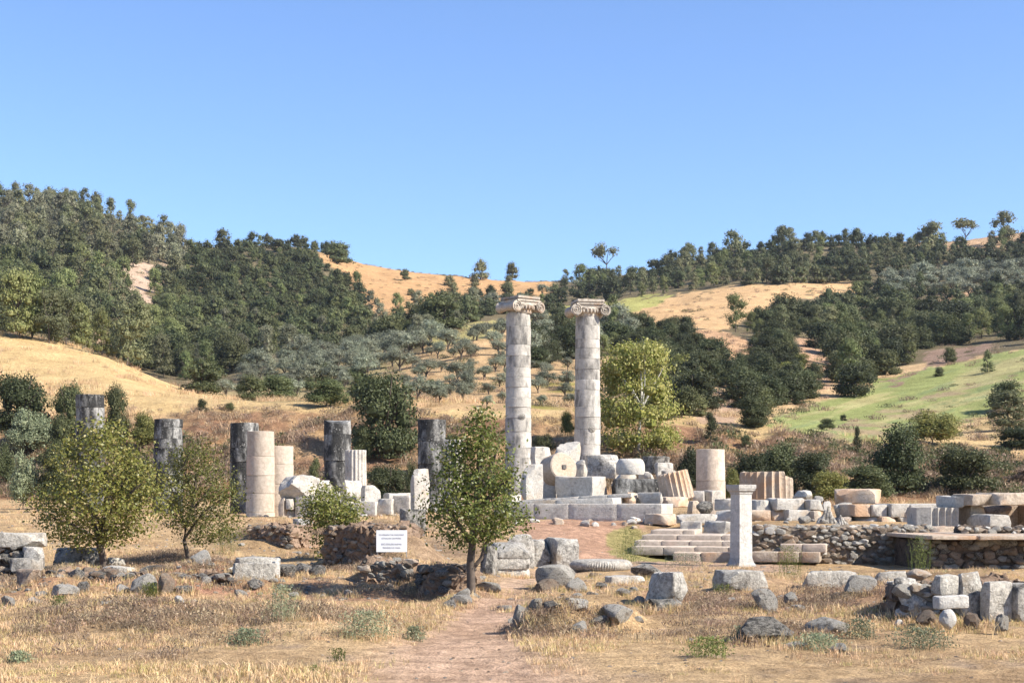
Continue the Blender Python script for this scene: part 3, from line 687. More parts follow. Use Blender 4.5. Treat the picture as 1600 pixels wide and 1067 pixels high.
def scatter(name, label, pts, protos, parent_kind='stuff'):
    """one stuff object: points that carry copies of the prototype meshes (geometry nodes). pts: list of (x, y, z, sx, sz, rot, index)"""
    A = np.array(pts, np.float32); me = bpy.data.meshes.new(name); me.vertices.add(len(A)); me.vertices.foreach_set('co', A[:, :3].ravel())
    a = me.attributes.new('siz', 'FLOAT_VECTOR', 'POINT'); a.data.foreach_set('vector', np.stack([A[:, 3], A[:, 3], A[:, 4]], 1).ravel().astype(np.float32))
    a = me.attributes.new('rot', 'FLOAT_VECTOR', 'POINT'); a.data.foreach_set('vector', np.stack([A[:, 5] * 0, A[:, 5] * 0, A[:, 5]], 1).ravel().astype(np.float32))
    a = me.attributes.new('pick', 'INT', 'POINT'); a.data.foreach_set('value', A[:, 6].astype(np.int32))
    o = link(name, me); c = bpy.data.collections.new(name + '_kinds')
    for i, pm in enumerate(protos):
        c.objects.link(bpy.data.objects.new('%s_kind_%02d' % (name, i), pm))
    g = bpy.data.node_groups.new(name, 'GeometryNodeTree')
    g.interface.new_socket('Geometry', in_out='INPUT', socket_type='NodeSocketGeometry'); g.interface.new_socket('Geometry', in_out='OUTPUT', socket_type='NodeSocketGeometry')
    gi_ = g.nodes.new('NodeGroupInput'); go = g.nodes.new('NodeGroupOutput'); ip = g.nodes.new('GeometryNodeInstanceOnPoints'); ci = g.nodes.new('GeometryNodeCollectionInfo')
    ci.inputs['Collection'].default_value = c; ci.inputs['Separate Children'].default_value = True; ci.inputs['Reset Children'].default_value = True
    def att(nm, dt):
        n = g.nodes.new('GeometryNodeInputNamedAttribute'); n.data_type = dt; n.inputs['Name'].default_value = nm; return n.outputs['Attribute']
    L = g.links.new; L(gi_.outputs[0], ip.inputs['Points']); L(ci.outputs[0], ip.inputs['Instance']); ip.inputs['Pick Instance'].default_value = True
    L(att('pick', 'INT'), ip.inputs['Instance Index']); L(att('siz', 'FLOAT_VECTOR'), ip.inputs['Scale'])
    er = g.nodes.new('FunctionNodeEulerToRotation'); L(att('rot', 'FLOAT_VECTOR'), er.inputs[0]); L(er.outputs[0], ip.inputs['Rotation']); L(ip.outputs[0], go.inputs[0])
    o.modifiers.new('scatter', 'NODES').node_group = g
    return tag(o, label, None, None, 'stuff')
def leafy_tree(name, label, cat, base, env, trunk_pts, forks, nleaf, leaf, mat, seed, depth=.9, bark='bark', dens=.42, clump=2.2, twigs=420, group=None, trunk_r=.06):
    """a tree whose leaves hang on real twigs: env lists (height, left, right) of the crown's outline in metres from base"""
    rg = np.random.default_rng(seed); e = tag(empty(name, base), label, cat, group); B0 = Vector(base)
    env = sorted(env); hs = np.array([q[0] for q in env]); xl = np.array([q[1] for q in env]); xr = np.array([q[2] for q in env])
    cen = []
    wmax = (xr - xl).max(); tries = 0
    while len(cen) < twigs and tries < twigs * 30:
        tries += 1
        h = rg.uniform(hs[0], hs[-1]); l = np.interp(h, hs, xl); r = np.interp(h, hs, xr); w = (r - l) / 2
        if rg.random() > w * 2 / wmax: continue
        a = rg.uniform(0, 6.283); q = rg.uniform(.12, 1) ** .55
        p = Vector(((l + r) / 2 + math.cos(a) * q * w, math.sin(a) * q * w * depth, h))
        if mnoise.noise(p * clump / wmax * 3 + Vector((seed, 0, 0))) * .5 + .5 < dens * (.55 + .45 * q): continue
        cen.append(p)
    skel = []   # skeleton nodes: (position, radius)
    tubes = [tube([(Vector(p), trunk_r * (1 - .5 * i / len(trunk_pts))) for i, p in enumerate(trunk_pts)], 8)]
    nodes = [(Vector(p), trunk_r * .55) for p in trunk_pts[len(trunk_pts) // 2:]]
    for fk in forks:
        n = len(fk); pts = [(Vector(p), trunk_r * .62 * (1 - .75 * i / (n - 1))) for i, p in enumerate(fk)]; tubes.append(tube(pts, 6)); nodes += pts[1:]
    order = sorted(cen, key=lambda p: (p - nodes[0][0]).length)
    for p in order:
        k = min(range(len(nodes)), key=lambda i: (nodes[i][0] - p).length + .25 * max(0, nodes[i][0].z - p.z))
        q, r = nodes[k]; mid = (q + p) / 2 + Vector((rg.normal(0, .02), rg.normal(0, .02), -.02 + rg.normal(0, .02)))
        r1 = min(r * .6, trunk_r * .16) + .001; tubes.append(tube([(q, r1), (mid, r1 * .8), (p, r1 * .4)], 3)); nodes.append((mid, r1)); nodes.append((p, r1 * .6))
    V, Fs = join(tubes); link('trunk', mesh_py('trunk', V, Fs, True, 60), base, parent=e, mat=M[bark])
    cn = np.array([tuple(p) for p in cen]); k = nleaf // max(1, len(cn)); sp = leaf * 2.1
    C0 = np.repeat(cn, k, 0); C0 = C0 + rg.normal(0, 1, C0.shape) * np.array([sp, sp, sp * .75])
    ax = np.array([(xl.mean() + xr.mean()) / 2, 0, hs.mean()]); nor = (C0 - ax); nor /= np.linalg.norm(nor, axis=1, keepdims=True) + 1e-6
    V = leaf_quads(C0, nor * .5 + np.array([.1, -.1, .5]), leaf, rg, .58, .9)
    link('crown', quadmesh('crown', V), base, parent=e, mat=M[mat])
    return e
def tuft_mesh(seed, n, h, spread, width, bend=.5, mat='straw', leaves=0):
    rg = np.random.default_rng(seed); V = []
    a = rg.uniform(0, 6.283, n); r = spread * np.sqrt(rg.random(n)); bx, by = r * np.cos(a), r * np.sin(a)
    hh = h * rg.uniform(.45, 1.1, n); la = rg.uniform(0, 6.283, n); lb = bend * rg.uniform(.1, 1, n) * hh
    wa = rg.uniform(0, 6.283, n); wx, wy = np.cos(wa) * width / 2, np.sin(wa) * width / 2
    p0 = np.stack([bx, by, np.full(n, -.02)], 1); p1 = np.stack([bx + np.cos(la) * lb * .35, by + np.sin(la) * lb * .35, hh * .6], 1); p2 = np.stack([bx + np.cos(la) * lb, by + np.sin(la) * lb, hh], 1); wv = np.stack([wx, wy, wx * 0], 1)
    V = np.concatenate([np.stack([p0 - wv, p0 + wv, p1 + wv * .8, p1 - wv * .8], 1).reshape(-1, 3), np.stack([p1 - wv * .8, p1 + wv * .8, p2 + wv * .15, p2 - wv * .15], 1).reshape(-1, 3)])
    if leaves:
        c = np.stack([rg.normal(0, spread * .6, leaves), rg.normal(0, spread * .6, leaves), rg.uniform(.1, .95, leaves) * h], 1); c[:, :2] *= (1.15 - c[:, 2:3] / h * .6)
        V = np.concatenate([V, leaf_quads(c, rg.normal(0, 1, (leaves, 3)) + [0, 0, .6], width * 5.5, rg, .4)])
    me = quadmesh('tuft', V); me.materials.append(M[mat]); return me

# ------------------------------------------------------------------ the columns
tall1 = column('ionic_column', 'complete tall Ionic column, the left one of the pair, its capital turned sideways', 'column', 810, 37.5, 42, 490, 742, 95, [511, 540, 557, 575, 590, 606, 622, 637, 654, 675, 700, 716], 'tallcol', rough=.022, seg=48)
tall2 = column('ionic_column', 'complete tall Ionic column with both capital scrolls facing forward, rust stain under its capital', 'column', 918, 37.5, 42, 495, 742, 95, [510, 531, 545, 562, 578, 594, 610, 636, 652, 671, 695, 712], 'tallcol', rough=.022, seg=48)
capital(tall1, 813, 95, 465, 491, 31.5, 38, 'capital')
capital(tall2, 918, 95, 470, 497, 31.5, 12, 'capital')
def beam_hole_shade(parent, px, py, ang, Y=95, xc=810, r=.2):
    o = link('socket_shade', mesh_py('hole', *lathe([(r * .9, 0), (r, .03), (r * .55, .05)], 14)), parent=None, mat=M['darkstone']); m = Y / F  # solid dark disc on the shaft, its colour stands for the socket's shade
    rad = 41 * m / 2; a = R(ang); o.location = ((xc - CX) * m + math.sin(a) * (rad - .03), Y - math.cos(a) * (rad - .03), P(px, py, Y).z); o.rotation_euler = (R(90), 0, a); adopt(o, parent)
beam_hole_shade(tall1, 817, 652, 17, xc=810); beam_hole_shade(tall2, 925, 671, 19, xc=918)
dk = 'darkcol'
column('ruined_column', 'black stained column stump standing highest at the far left, behind the leaning tree', 'column', 141, 43, 46, 617, 806, 72, [637, 659, 690, 722, 760], dk, rough=.02)
column('ruined_column', 'black and white stained column stump rising between the two left trees', 'column', 263, 44, 46, 655, 806, 72, [668, 686, 701, 735, 770], dk, rough=.022)
column('ruined_column', 'black column stump half hidden behind the pale unfluted column', 'column', 382, 43, 45, 661, 806, 72, [700, 722, 760], dk, rough=.02)
column('ruined_column', 'black stained column stump with a narrower broken drum on top', 'column', 527, 41, 43, 656, 800, 70, [679, 720, 760], dk, rough=.028, brk=.1, yaw=0)
column('ruined_column', 'black stained column stump with a slanting broken top, left of the middle tree', 'column', 675, 43, 44, 656, 795, 70, [690, 725, 760], dk, rough=.028, brk=.55, yaw=200)
column('ruined_column', 'smooth pale pinkish column with a flaring foot, the taller of two side by side', 'column', 407, 42.5, 45, 674, 822, 62, [713, 743, 771, 800], 'pinkcol', rough=.012, flare=.1)
column('ruined_column', 'smooth pale pinkish column, the shorter of two side by side, a broken slab before it', 'column', 436, 45, 46, 697, 820, 62.8, [726, 757, 790], 'pinkcol', rough=.012, flare=.08)
column('ruined_column', 'short smooth pale column stump standing alone beside the leaning fluted drum', 'column', 1110.5, 44, 47, 702, 792, 62, [751], 'pinkcol', rough=.014)
column('fluted_drum', 'upright fluted white drum in front of the black column stump', 'column drum', 556, 33, 35, 703, 790, 66, [], 'marble', fluted=18, rough=.012)
column('fluted_drum', 'tall fluted white drum half hidden by the middle tree', 'column drum', 709, 30, 33, 687, 790, 64, [730], 'marble', fluted=18, rough=.012)
def drum_thing(name, label, xc, Y, pyc, rpx, hpx, axis_rot, mat, fl=0, rough=.02, seg=40, chip=0, hole=False):
    m = Y / F; r = rpx * m; h = hpx * m; n = 6; b = .03; sd = nseed()
    pr = [(r - .04, 0)] + [(r, b)] + [(r * (1 - .03 * k / n), b + (h - 2 * b) * k / n) for k in range(1, n)] + [(r * .97, h - b), (r * .97 - .04, h)]
    if chip: pr = [(r * .93, 0), (r, h * .2), (r * 1.0, h * .45), (r * .97, h * .7), (r * .86, h * .9), (r * .7, h)]
    V, Fs = lathe(pr, fl * 6 if fl else seg, fl, .10, sd, rough)
    V = [v - Vector((0, 0, h / 2)) for v in V]; c = P(xc, pyc, Y)
    o = link(name, mesh_py(name, V, Fs, True, 30), c, axis_rot, None, M[mat]); tag(o, label, 'column drum')
    if hole:
        q = link('dowel_shade', mesh_py('hole', *box(-.07, .07, -.07, .07, -.04, .04), False), mat=M['darkstone']); q.parent = o; q.location = (0, 0, h / 2 + rough * .3);  # solid dark box, coloured as the shade inside the dowel hole
    return o
drum_thing('fallen_drum', 'round drum lying on its side with a square dowel hole in its face', 872, 52, 733, 24.5, 34, (R(78), 0, R(32)), 'warm', rough=.03, hole=True)
drum_thing('fluted_drum', 'leaning fluted drum tilted to the right beside the smooth pale stump', 1055, 50, 760, 25.5, 46, (R(-4), R(-12), .3), 'warm', fl=20)
big = drum_thing('fluted_drum', 'large upright fluted drum with a broken top behind the small pillar', 1197, 50, 757.5, 42, 45, (0, 0, .2), 'warm', fl=22, rough=.03)
for v in big.data.vertices:
    w = v.co; lim = .42 - .05 * mnoise.noise(w * 2) if w.x < .35 else .30 - .22 * max(0, w.x - .3)
    if w.z > lim: w.z = lim + (w.z - lim) * .1 + .03 * mnoise.noise(w * 5)
drum_thing('fallen_drum', 'low domed round drum on top of the pile between grey block and dark drum', 985, 52, 729, 22.5, 25, (0, 0, 0), 'marble', chip=1, rough=.02)
drum_thing('fallen_drum', 'dark stained round drum at the back of the marble pile', 1025, 56, 727, 22, 28, (0, 0, 0), 'darkstone', rough=.02)
tor = []
mt = 33.0 / F
V, Fs = lathe([(42*mt, 0), (47*mt, 3*mt), (50*mt, 8*mt), (50*mt, 11*mt), (47*mt, 15*mt), (42*mt, 17.5*mt), (20*mt, 17.8*mt)], 220, 72, .035, 5, .006)
c = P(940, 897, 33.6); tag(link('column_base', mesh_py('torus', V, Fs, True, 40), (c.x, c.y + .3, max(c.z, gz(940, 33.9) - .02)), mat=M['greylight']), 'round carved column base ring with a rope pattern lying on the path', 'column base')

# ------------------------------------------------------------------ temple platform in the middle
def course(parent, name, edges, py0, py1, Y, mat, th=22, end=None, tilt=0, dY=0, D=1.3, seam=.6, hjit=0, chips=1):
    """a row of blocks butted end to end along one wall face, from the nearest right end going left"""
    t = R(th); m = Y / F; pxe = edges[-1]; corner = P(pxe, py0, Y); rot = Matrix.Rotation(-t, 3, 'Z'); z1 = P(pxe, py0, Y).z; z0 = P(pxe, py1, Y).z; H = z1 - z0
    tl = math.tan(R(tilt))
    for i in range(len(edges) - 1, 0, -1):
        a = (pxe - edges[i]) * m / math.cos(t); b = (pxe - edges[i - 1]) * m / math.cos(t); L = b - a - .008
        j = random.Random(nseed()).uniform(-hjit, hjit)
        cen = Vector((corner.x, corner.y, 0)) + rot @ Vector((-(a + b) / 2, D / 2 + j, 0)); zc = (z0 + z1) / 2 - tl * (a + b) / 2
        link(name, block_mesh(L, D, H - .006, nseed(), .008, chips, .016, .07), (cen.x, cen.y, zc), (0, R(-tilt), -t), parent, M[mat])
pl = tag(empty('temple_platform', P(930, 812, 47)), 'long pale platform wall of dressed marble courses under the two tall columns', 'wall')
course(pl, 'coping', [800, 850, 905, 950, 987], 770, 777, 48.6, 'marble', 17, tilt=3.6, D=1.5)
course(pl, 'block', [796, 870, 958], 777, 797, 47.6, 'marble', 17, tilt=2.2, D=1.6)
course(pl, 'block', [770, 835, 890, 965, 1034], 787, 816, 46.4, 'marble', 17, D=1.8, tilt=0)
MB = 'marble_block'
B(MB, 'upright white marble block right beside the left edge of the middle tree', 'marble block', 640, 647, 670, 732, 800, 56, 'marble', 60, ground=True, rough=.06, chips=8)
B(MB, 'white broken marble block filling the gap just right of the left tall column', 'marble block', 829, 836, 866, 698, 764, 60, 'marble', 62, rough=.05, chips=5)
B(MB, 'large irregular white marble block with stepped top between the two tall columns', 'marble block', 862, 880, 907, 690, 762, 59, 'marble', 50, rough=.07, chips=8, chip=.5)
B(MB, 'upright squared marble block whose right face is lit, left of the drum with a hole', 'marble block', 812, 822, 849, 725, 785, 50, 'marble', 62, rough=.025)
B(MB, 'low marble block beneath the drum with a square hole', 'marble block', 846, 868, 870, 752, 785, 52, 'marble', 20)
B(MB, 'long massive marble block on the platform with a bright broken right end', 'marble block', 868, 926, 952, 744, 786, 50.3, 'marble', 26, rough=.03, chips=5, chip=.22)
B(MB, 'grey stained squared block at the foot of the right tall column', 'marble block', 918, 961, 969, 710, 748, 55, 'grey', 20, rough=.045, chips=4)
B(MB, 'narrow pale block standing left of the grey stained block', 'marble block', 897, 912, 919, 718, 750, 56, 'marble', 24, rough=.04, chips=4)
B(MB, 'flat pale slab under the domed round drum', 'marble block', 955, 981, 999, 739, 760, 53, 'marble', 25)
B(MB, 'small squared block right of the slab under the domed drum', 'marble block', 996, 1018, 1024, 737, 760, 53.5, 'marble', 25)
B(MB, 'small bright block perched at the right top of the marble pile', 'marble block', 1022, 1027, 1054, 723, 750, 52.5, 'marble', 62, rough=.03, chips=3)
B(MB, 'broken white block between the perched block and the leaning fluted drum', 'marble block', 1034, 1042, 1062, 734, 760, 52, 'marble', 55, rough=.04, chips=5)
B(MB, 'long low block with black vertical streaks left of the leaning fluted drum', 'marble block', 955, 962, 1030, 748, 786, 51, 'darkcol', 78, rough=.03, D=1.5)
B(MB, 'pale coping block behind the right end of the platform wall', 'marble block', 972, 990, 999, 769, 790, 48.6, 'warm', 28, rough=.03)
B(MB, 'pale block under the left side of the leaning fluted drum', 'marble block', 997, 1032, 1036, 769, 790, 48.4, 'marble', 30, rough=.03)
B(MB, 'warm pale block under the right side of the leaning fluted drum', 'marble block', 1028, 1060, 1082, 776, 792, 48.6, 'warm', 28, rough=.03)
B(MB, 'squared white block at the foot of the smooth pale stump, left of two', 'marble block', 1083, 1100, 1101, 767, 786, 54, 'marble', 15, chips=2, chip=.12)
B(MB, 'rounded white block at the foot of the smooth pale stump, right of two', 'marble block', 1100, 1112, 1134, 766, 786, 54, 'marble', 48, rough=.03, chips=3, chip=.12)
boulder('marble_fragment', 'dark blotched rounded fragment below the smooth pale stump', 'stone fragment', 1088, 1119, 780, 803, 46.5, 'darkstone', amp=.2)
B(MB, 'warm pale fragment left of the dark blotched fragment', 'marble block', 1074, 1082, 1096, 782, 804, 47, 'warm', 50, rough=.03, chips=3, chip=.12)
B(MB, 'shaded squared block just left of the small pillar, upper of two', 'marble block', 1118, 1150, 1156, 779, 797, 45.6, 'marble', 22)
B(MB, 'shaded squared block just left of the small pillar, lower of two', 'marble block', 1118, 1152, 1160, 797, 815, 45.3, 'marble', 22)
B(MB, 'long low slab in shade at the left over the altar steps', 'marble block', 1008, 1046, 1062, 803, 820, 44.8, 'warm', 28, rough=.035, chips=4)
B(MB, 'long low bright slab over the altar steps, a crack at its left end', 'marble block', 1058, 1064, 1120, 803, 818, 44.3, 'marble', 68, rough=.02, D=1.3)
B(MB, 'squared shaded block above the top altar step, left of two', 'marble block', 1063, 1096, 1097, 815, 837, 43.2, 'marble', 14)
B(MB, 'squared shaded block above the top altar step, right of two', 'marble block', 1097, 1143, 1150, 814, 837, 43, 'marble', 18)
st = tag(empty('altar_steps', P(1090, 880, 38)), 'flight of low stone steps rising behind the small marble pillar', 'steps')
for k, (x0, xs, x1, p0, p1, Y, mt_) in enumerate([(1056, [1100, 1150, 1196, 1240], 1290, 864.5, 890, 37.6, 'warm'), (990, [1040, 1088, 1140], 1206, 855, 869, 38.5, 'pinkcol'), (994, [1036, 1080, 1130], 1192, 845.5, 859, 39.4, 'pinkcol'), (1005, [1060, 1128], 1142, 836, 850, 40.4, 'pinkcol'), (1018, [1067], 1086, 828, 841, 41.5, 'pinkcol')]):
    course(st, 'step_block', [x0] + xs + [x1], p0, p1, Y, mt_, 12, D=1.9, chips=2)
course(st, 'step_block', [1178, 1191, 1214], 842, 853, 39.0, 'pinkcol', 12, D=1.0)
st2 = tag(empty('stone_bench', P(1260, 878, 37)), 'two dressed courses projecting from the rubble wall, right of the small pillar', 'wall')
course(st2, 'block', [1222, 1255, 1291], 850, 863, 36.9, 'pinkcol', 14, D=2.0)
course(st2, 'block', [1178, 1218, 1250, 1281], 862.5, 879, 36.6, 'warm', 14, D=2.0)
# small pillar
def pillar():
    Y = 36.0; m = Y / F; c0 = P(1158, 877, Y); c0.z = min(c0.z, gz(1158, Y)); e = tag(empty('marble_pillar', c0), 'slender square marble pillar with a moulded cap standing before the altar steps', 'pillar'); top = P(1158, 757, Y).z - c0.z
    yaw = R(29); k = m / 1.0
    def prof(name, levels):
        V = []; Fs = []
        for hw, z in levels:
            V += [Vector((-hw, -hw, z)), Vector((hw, -hw, z)), Vector((hw, hw, z)), Vector((-hw, hw, z))]
        for i in range(len(levels) - 1):
            for q in range(4): Fs.append((i*4+q, i*4+(q+1)%4, (i+1)*4+(q+1)%4, (i+1)*4+q))
        Fs += [(3, 2, 1, 0), tuple(len(V) - 4 + q for q in range(4))]
        return link(name, mesh_py(name, V, Fs, False), c0, (0, 0, yaw), e, M['stele'])
    w = 12.2 * m
    prof('base', [(16.5*m, -.05), (16.5*m, 1.5*m), (15.6*m, 2.5*m), (14.2*m, 5*m), (13.2*m, 9*m), (12.4*m, 12*m)])
    prof('shaft', [(12.3*m, 11.5*m), (12.0*m, 60*m), (11.6*m, top - 15*m)])
    prof('cap', [(11.9*m, top - 15.2*m), (12.6*m, top - 14*m), (12.8*m, top - 12*m), (15.6*m, top - 9*m), (15.8*m, top - 6.4*m), (16.6*m, top - 6*m), (16.8*m, top - .6*m), (16.3*m, top)])
pillar()
# ------------------------------------------------------------------ left wing of marble
ml = tag(empty('marble_wall', P(520, 818, 60)), 'low broken wall of dressed white marble left of the sign', 'wall')
for (a, b, c_, y0, y1, mt_) in [(434, 443.5, 444, 778, 822, 'pinkcol'), (445, 460, 488, 796, 822, 'marble'), (446, 455, 461, 779, 796, 'marble'), (460, 489.5, 490, 773, 822, 'marble'), (489.8, 545, 545.5, 784, 824, 'marble'), (545.5, 560, 561, 785, 822, 'marble'), (560, 586, 588, 783, 808, 'marble'), (587, 612, 614, 779, 804, 'marble'), (613, 640, 652, 774, 802, 'marble'), (560, 625, 640, 803, 822, 'marble')]:
    B('block', None, None, a, b, c_, y0, y1, 60 + random.Random(nseed()).uniform(-.15, .15), mt_, 14, parent=ml, rough=.02, chips=2, D=1.1)
B('broken_slab', 'large broken marble slab with jagged shaded face before the shorter pinkish column', 'marble slab', 425, 468, 494, 744, 779, 59.5, 'marble', 30, rough=.09, chips=9, chip=.5)
B(MB, 'rounded upright white block left of the little green tree top', 'marble block', 490, 497, 519, 750, 787, 60.5, 'marble', 55, rough=.05, chips=7, chip=.3)
boulder('marble_fragment', 'white rounded fragment just behind the little green tree top', 'stone fragment', 514, 532, 766, 790, 60, 'marble')
B(MB, 'broad broken white block in front of the fluted white drum', 'marble block', 530, 540, 567, 750, 786, 61, 'marble', 55, rough=.06, chips=7, chip=.3)
B(MB, 'squared white block with rounded shoulders right of the fluted white drum', 'marble block', 562, 570, 594, 758, 785, 60.6, 'marble', 60, rough=.035, chips=5)
B(MB, 'thin white slab on the wall near the middle tree', 'marble block', 594, 608, 650, 771, 780, 61, 'marble', 60, D=1.6)
B(MB, 'dark stained squared block behind the sign and the middle tree', 'stone block', 623, 640, 664, 795, 836, 42, 'darkstone', 45, ground=True, rough=.04)
B('stone_block', 'grey block with dark left side and pale front left of the little green tree', 'stone block', 452, 470, 500, 811, 840, 43, 'greylight', 62, rough=.02, ground=True)
B(MB, 'low white block seen under the crown of the middle tree', 'marble block', 780, 800, 815, 772, 792, 49, 'marble', 40, rough=.03)
# ------------------------------------------------------------------ right wing
rw = tag(empty('block_wall', P(1230, 828, 46)), 'rough courses of big warm stone blocks under the large fluted drum', 'wall')
for (a, b, c_, y0, y1, mt_) in [(1170, 1181, 1212, 781, 798, 'marble'), (1211, 1214, 1263, 779, 797, 'marble'), (1262, 1266, 1290, 781, 797, 'marble'), (1170, 1174, 1208, 797, 815, 'warm'), (1206, 1210, 1232, 797, 814, 'warm'), (1228, 1232, 1271, 796, 814, 'marble'), (1268, 1272, 1286, 798, 815, 'warm'), (1176, 1180, 1231, 813, 827, 'warm'), (1230, 1233, 1284, 814, 827, 'warm'), (1283, 1286, 1318, 816, 827, 'warm')]:
    B('block', None, None, a, b, c_, y0, y1, 45 + random.Random(nseed()).uniform(-.2, .2), mt_, 74, parent=rw, rough=.035, chips=4, D=(c_ - b) * 45 / F, L=1.2)
boulder('marble_fragment', 'broken white fragment right of the large fluted drum, larger of two', 'stone fragment', 1240, 1275, 765, 782, 47, 'marble', amp=.2)
boulder('marble_fragment', 'small white fragment at the right of the large fluted drum', 'stone fragment', 1272, 1288, 773, 784, 46.6, 'marble')
boulder('marble_fragment', 'white lump on the slope of rubble beside the carved grey fragment', 'stone fragment', 1282, 1300, 782, 800, 45.6, 'white')
def carved(px0, px1, py0, py1, Y, label, lean):
    m = Y / F; w = (px1 - px0) * m; h = (py1 - py0) * m; c = P((px0 + px1) / 2, py1, Y); parts = []
    for k in range(6):
        t = k / 5; x = -w * .5 + w * t; hh = h * (1 - abs(t - .38) * 1.15)
        parts.append(tube([(Vector((x, 0, -.05)), w * .11), (Vector((x * .8 + lean * hh * .5, .03, hh * .55)), w * .105), (Vector((x * .45 + lean * hh, .06, hh)), w * .06)], 7))
        parts.append(([v * Vector((w * .1, w * .2, hh * .35))[0] + Vector((x * .6 + .02, .12, hh * .4)) for v in ico(1)[0]], ico(1)[1]))
    tag(link('carved_fragment', mesh_py('carved', *join(parts)), (c.x, c.y, c.z), mat=M['grey']), label, 'stone fragment')
carved(1276, 1314, 790, 826, 43, 'grey carved fragment with upright ribs leaning on the rubble wall top', .05)
carved(1308, 1332, 804, 826, 42.5, 'smaller grey ribbed fragment right of the larger carved one', -.25)
B('stone_block', 'grey blotched rough block at the left end of the white block row', 'stone block', 1304, 1314, 1334, 786, 812, 45.5, 'greylight', 55, rough=.07, chips=7)
B('marble_slab', 'thick slab with a slanting bright right half lying on the white block row', 'marble slab', 1306, 1368, 1392, 764, 787, 45.8, 'warm', 20, rough=.03, chips=6, chip=.3)
bw = tag(empty('ashlar_wall', P(1420, 825, 45)), 'row of large white dressed blocks running to the fluted fragment at the right', 'wall')
for (a, b, c_, y0, y1, mt_) in [(1333, 1335, 1362, 788, 807, 'warm'), (1361, 1363, 1388, 788, 807, 'marble'), (1387, 1393, 1424, 787, 808, 'marble'), (1422, 1424, 1500, 787, 808, 'marble'), (1345, 1349, 1376, 807, 826, 'marble'), (1375, 1378, 1404, 807, 826, 'warm'), (1402, 1405, 1446, 807, 819, 'marble'), (1402, 1405, 1450, 818, 828, 'brown')]:
    B('block', None, None, a, b, c_, y0, y1, 44.6 + random.Random(nseed()).uniform(-.1, .1), mt_, 78, parent=bw, rough=.012, chips=2, D=(c_ - b) * 44.6 / F, L=1.1)
def flute_block():
    Y = 41.0; m = Y / F; V = []; Fs = []; x0, x1 = 1440, 1502; h0 = P(1440, 829, Y).z; h1 = P(1440, 793, Y).z; prof = []
    for k in range(61):
        t = k / 60; x = (x0 + (x1 - x0) * t - CX) * m; d = 0
        if t > .36: ph = ((t - .36) / .16) % 1.0; d = .11 * math.sin(math.pi * ph) ** .7
        prof.append((x, d - .45 * t * 0.6))
    n = len(prof)
    for z in (h0, h1):
        V += [Vector((x, Y + d + .5, z + (.02 * mnoise.noise(Vector((x * 5, d, z))) if z == h1 else 0))) for x, d in prof]; V += [Vector((prof[-1][0], Y + 1.5, z)), Vector((prof[0][0], Y + 1.5, z))]
    k = n + 2
    for i in range(k): Fs.append((i, (i + 1) % k, k + (i + 1) % k, k + i))
    Fs += [tuple(range(k))[::-1], tuple(range(k, 2 * k))]
    base = Vector((V[n // 2].x, Y + .8, h0)); V = [v - base for v in V]
    tag(link('fluted_fragment', mesh_py('fluted', V, Fs, True, 30), base, (0, 0, R(0)), None, M['marble']), 'flat fragment with flutes along its right half, ending the white block row', 'stone fragment')
flute_block()
rr = tag(empty('stepped_wall', P(1540, 828, 41)), 'broken cornice and wall blocks at the far right edge above the dark recess', 'wall')
for (a, b, c_, y0, y1, mt_, Y) in [(1493, 1499, 1518, 775, 793, 'marble', 41.5), (1514, 1518, 1560, 772, 790, 'warm', 41.2), (1560, 1562, 1640, 770, 789, 'warm', 41.1), (1512, 1517, 1546, 790, 828, 'warm', 41.8), (1545, 1548, 1600, 789, 826, 'brown', 42.2), (1598, 1601, 1650, 789, 826, 'brown', 42.2), (1526, 1546, 1586, 804, 824, 'marble', 40.6), (1456, 1460, 1503, 823, 839, 'warm', 40.3)]:
    B('block', None, None, a, b, c_, y0, y1, Y, mt_, 72, parent=rr, rough=.03, chips=4, D=(c_ - b) * Y / F, L=1.1)
lg = tag(empty('stone_ledge', P(1530, 888, 35)), 'long flat stone ledge over a dark recess at the far right', 'wall')
B('ledge_slab', None, None, 1452, 1456, 1530, 837, 843, 34.6, 'warm', 84, parent=lg, rough=.01, chips=1, D=74 * 34.6 / F, L=3.6)
B('ledge_slab', None, None, 1530, 1531, 1660, 837, 843.5, 34.6, 'warm', 86, parent=lg, rough=.01, chips=1, D=130 * 34.6 / F, L=3.6)
rubble('rubble_course', 'row of small rubble stones between cornice blocks and ledge at the far right', 'wall', 1500, 1640, 825, 838, 36.8, -4, 34, ['warm', 'brown', 'white', 'greylight'], (.06, .11), .8, seed=21)
rubble('rubble_wall', 'long rubble wall of small grey and brown stones right of the small pillar', 'wall', 1180, 1456, 824, 893, 37.6, -3, 298, ['grey', 'greylight', 'brown', 'brown', 'greylight', 'warm', 'grey', 'brown', 'white'], (.055, .105), .9, seed=22, coremat='mortarlight')
boulder('pebble', 'single bright white oval stone on the rubble wall top near the small pillar', 'stone', 1194, 1212, 823, 834, 37.4, 'white', amp=.1, cuts=0, sub=3)
rubble('recess_wall', 'rubble wall in shade-darkened stones at the back of the recess under the long ledge', 'wall', 1444, 1670, 843.5, 902, 35.3, -3, 110, ['brown', 'darkstone', 'brown', 'grey'], (.07, .13), 2.4, seed=61, rough=.05, top=False)  # dark stones put the shade under the ledge into the colour
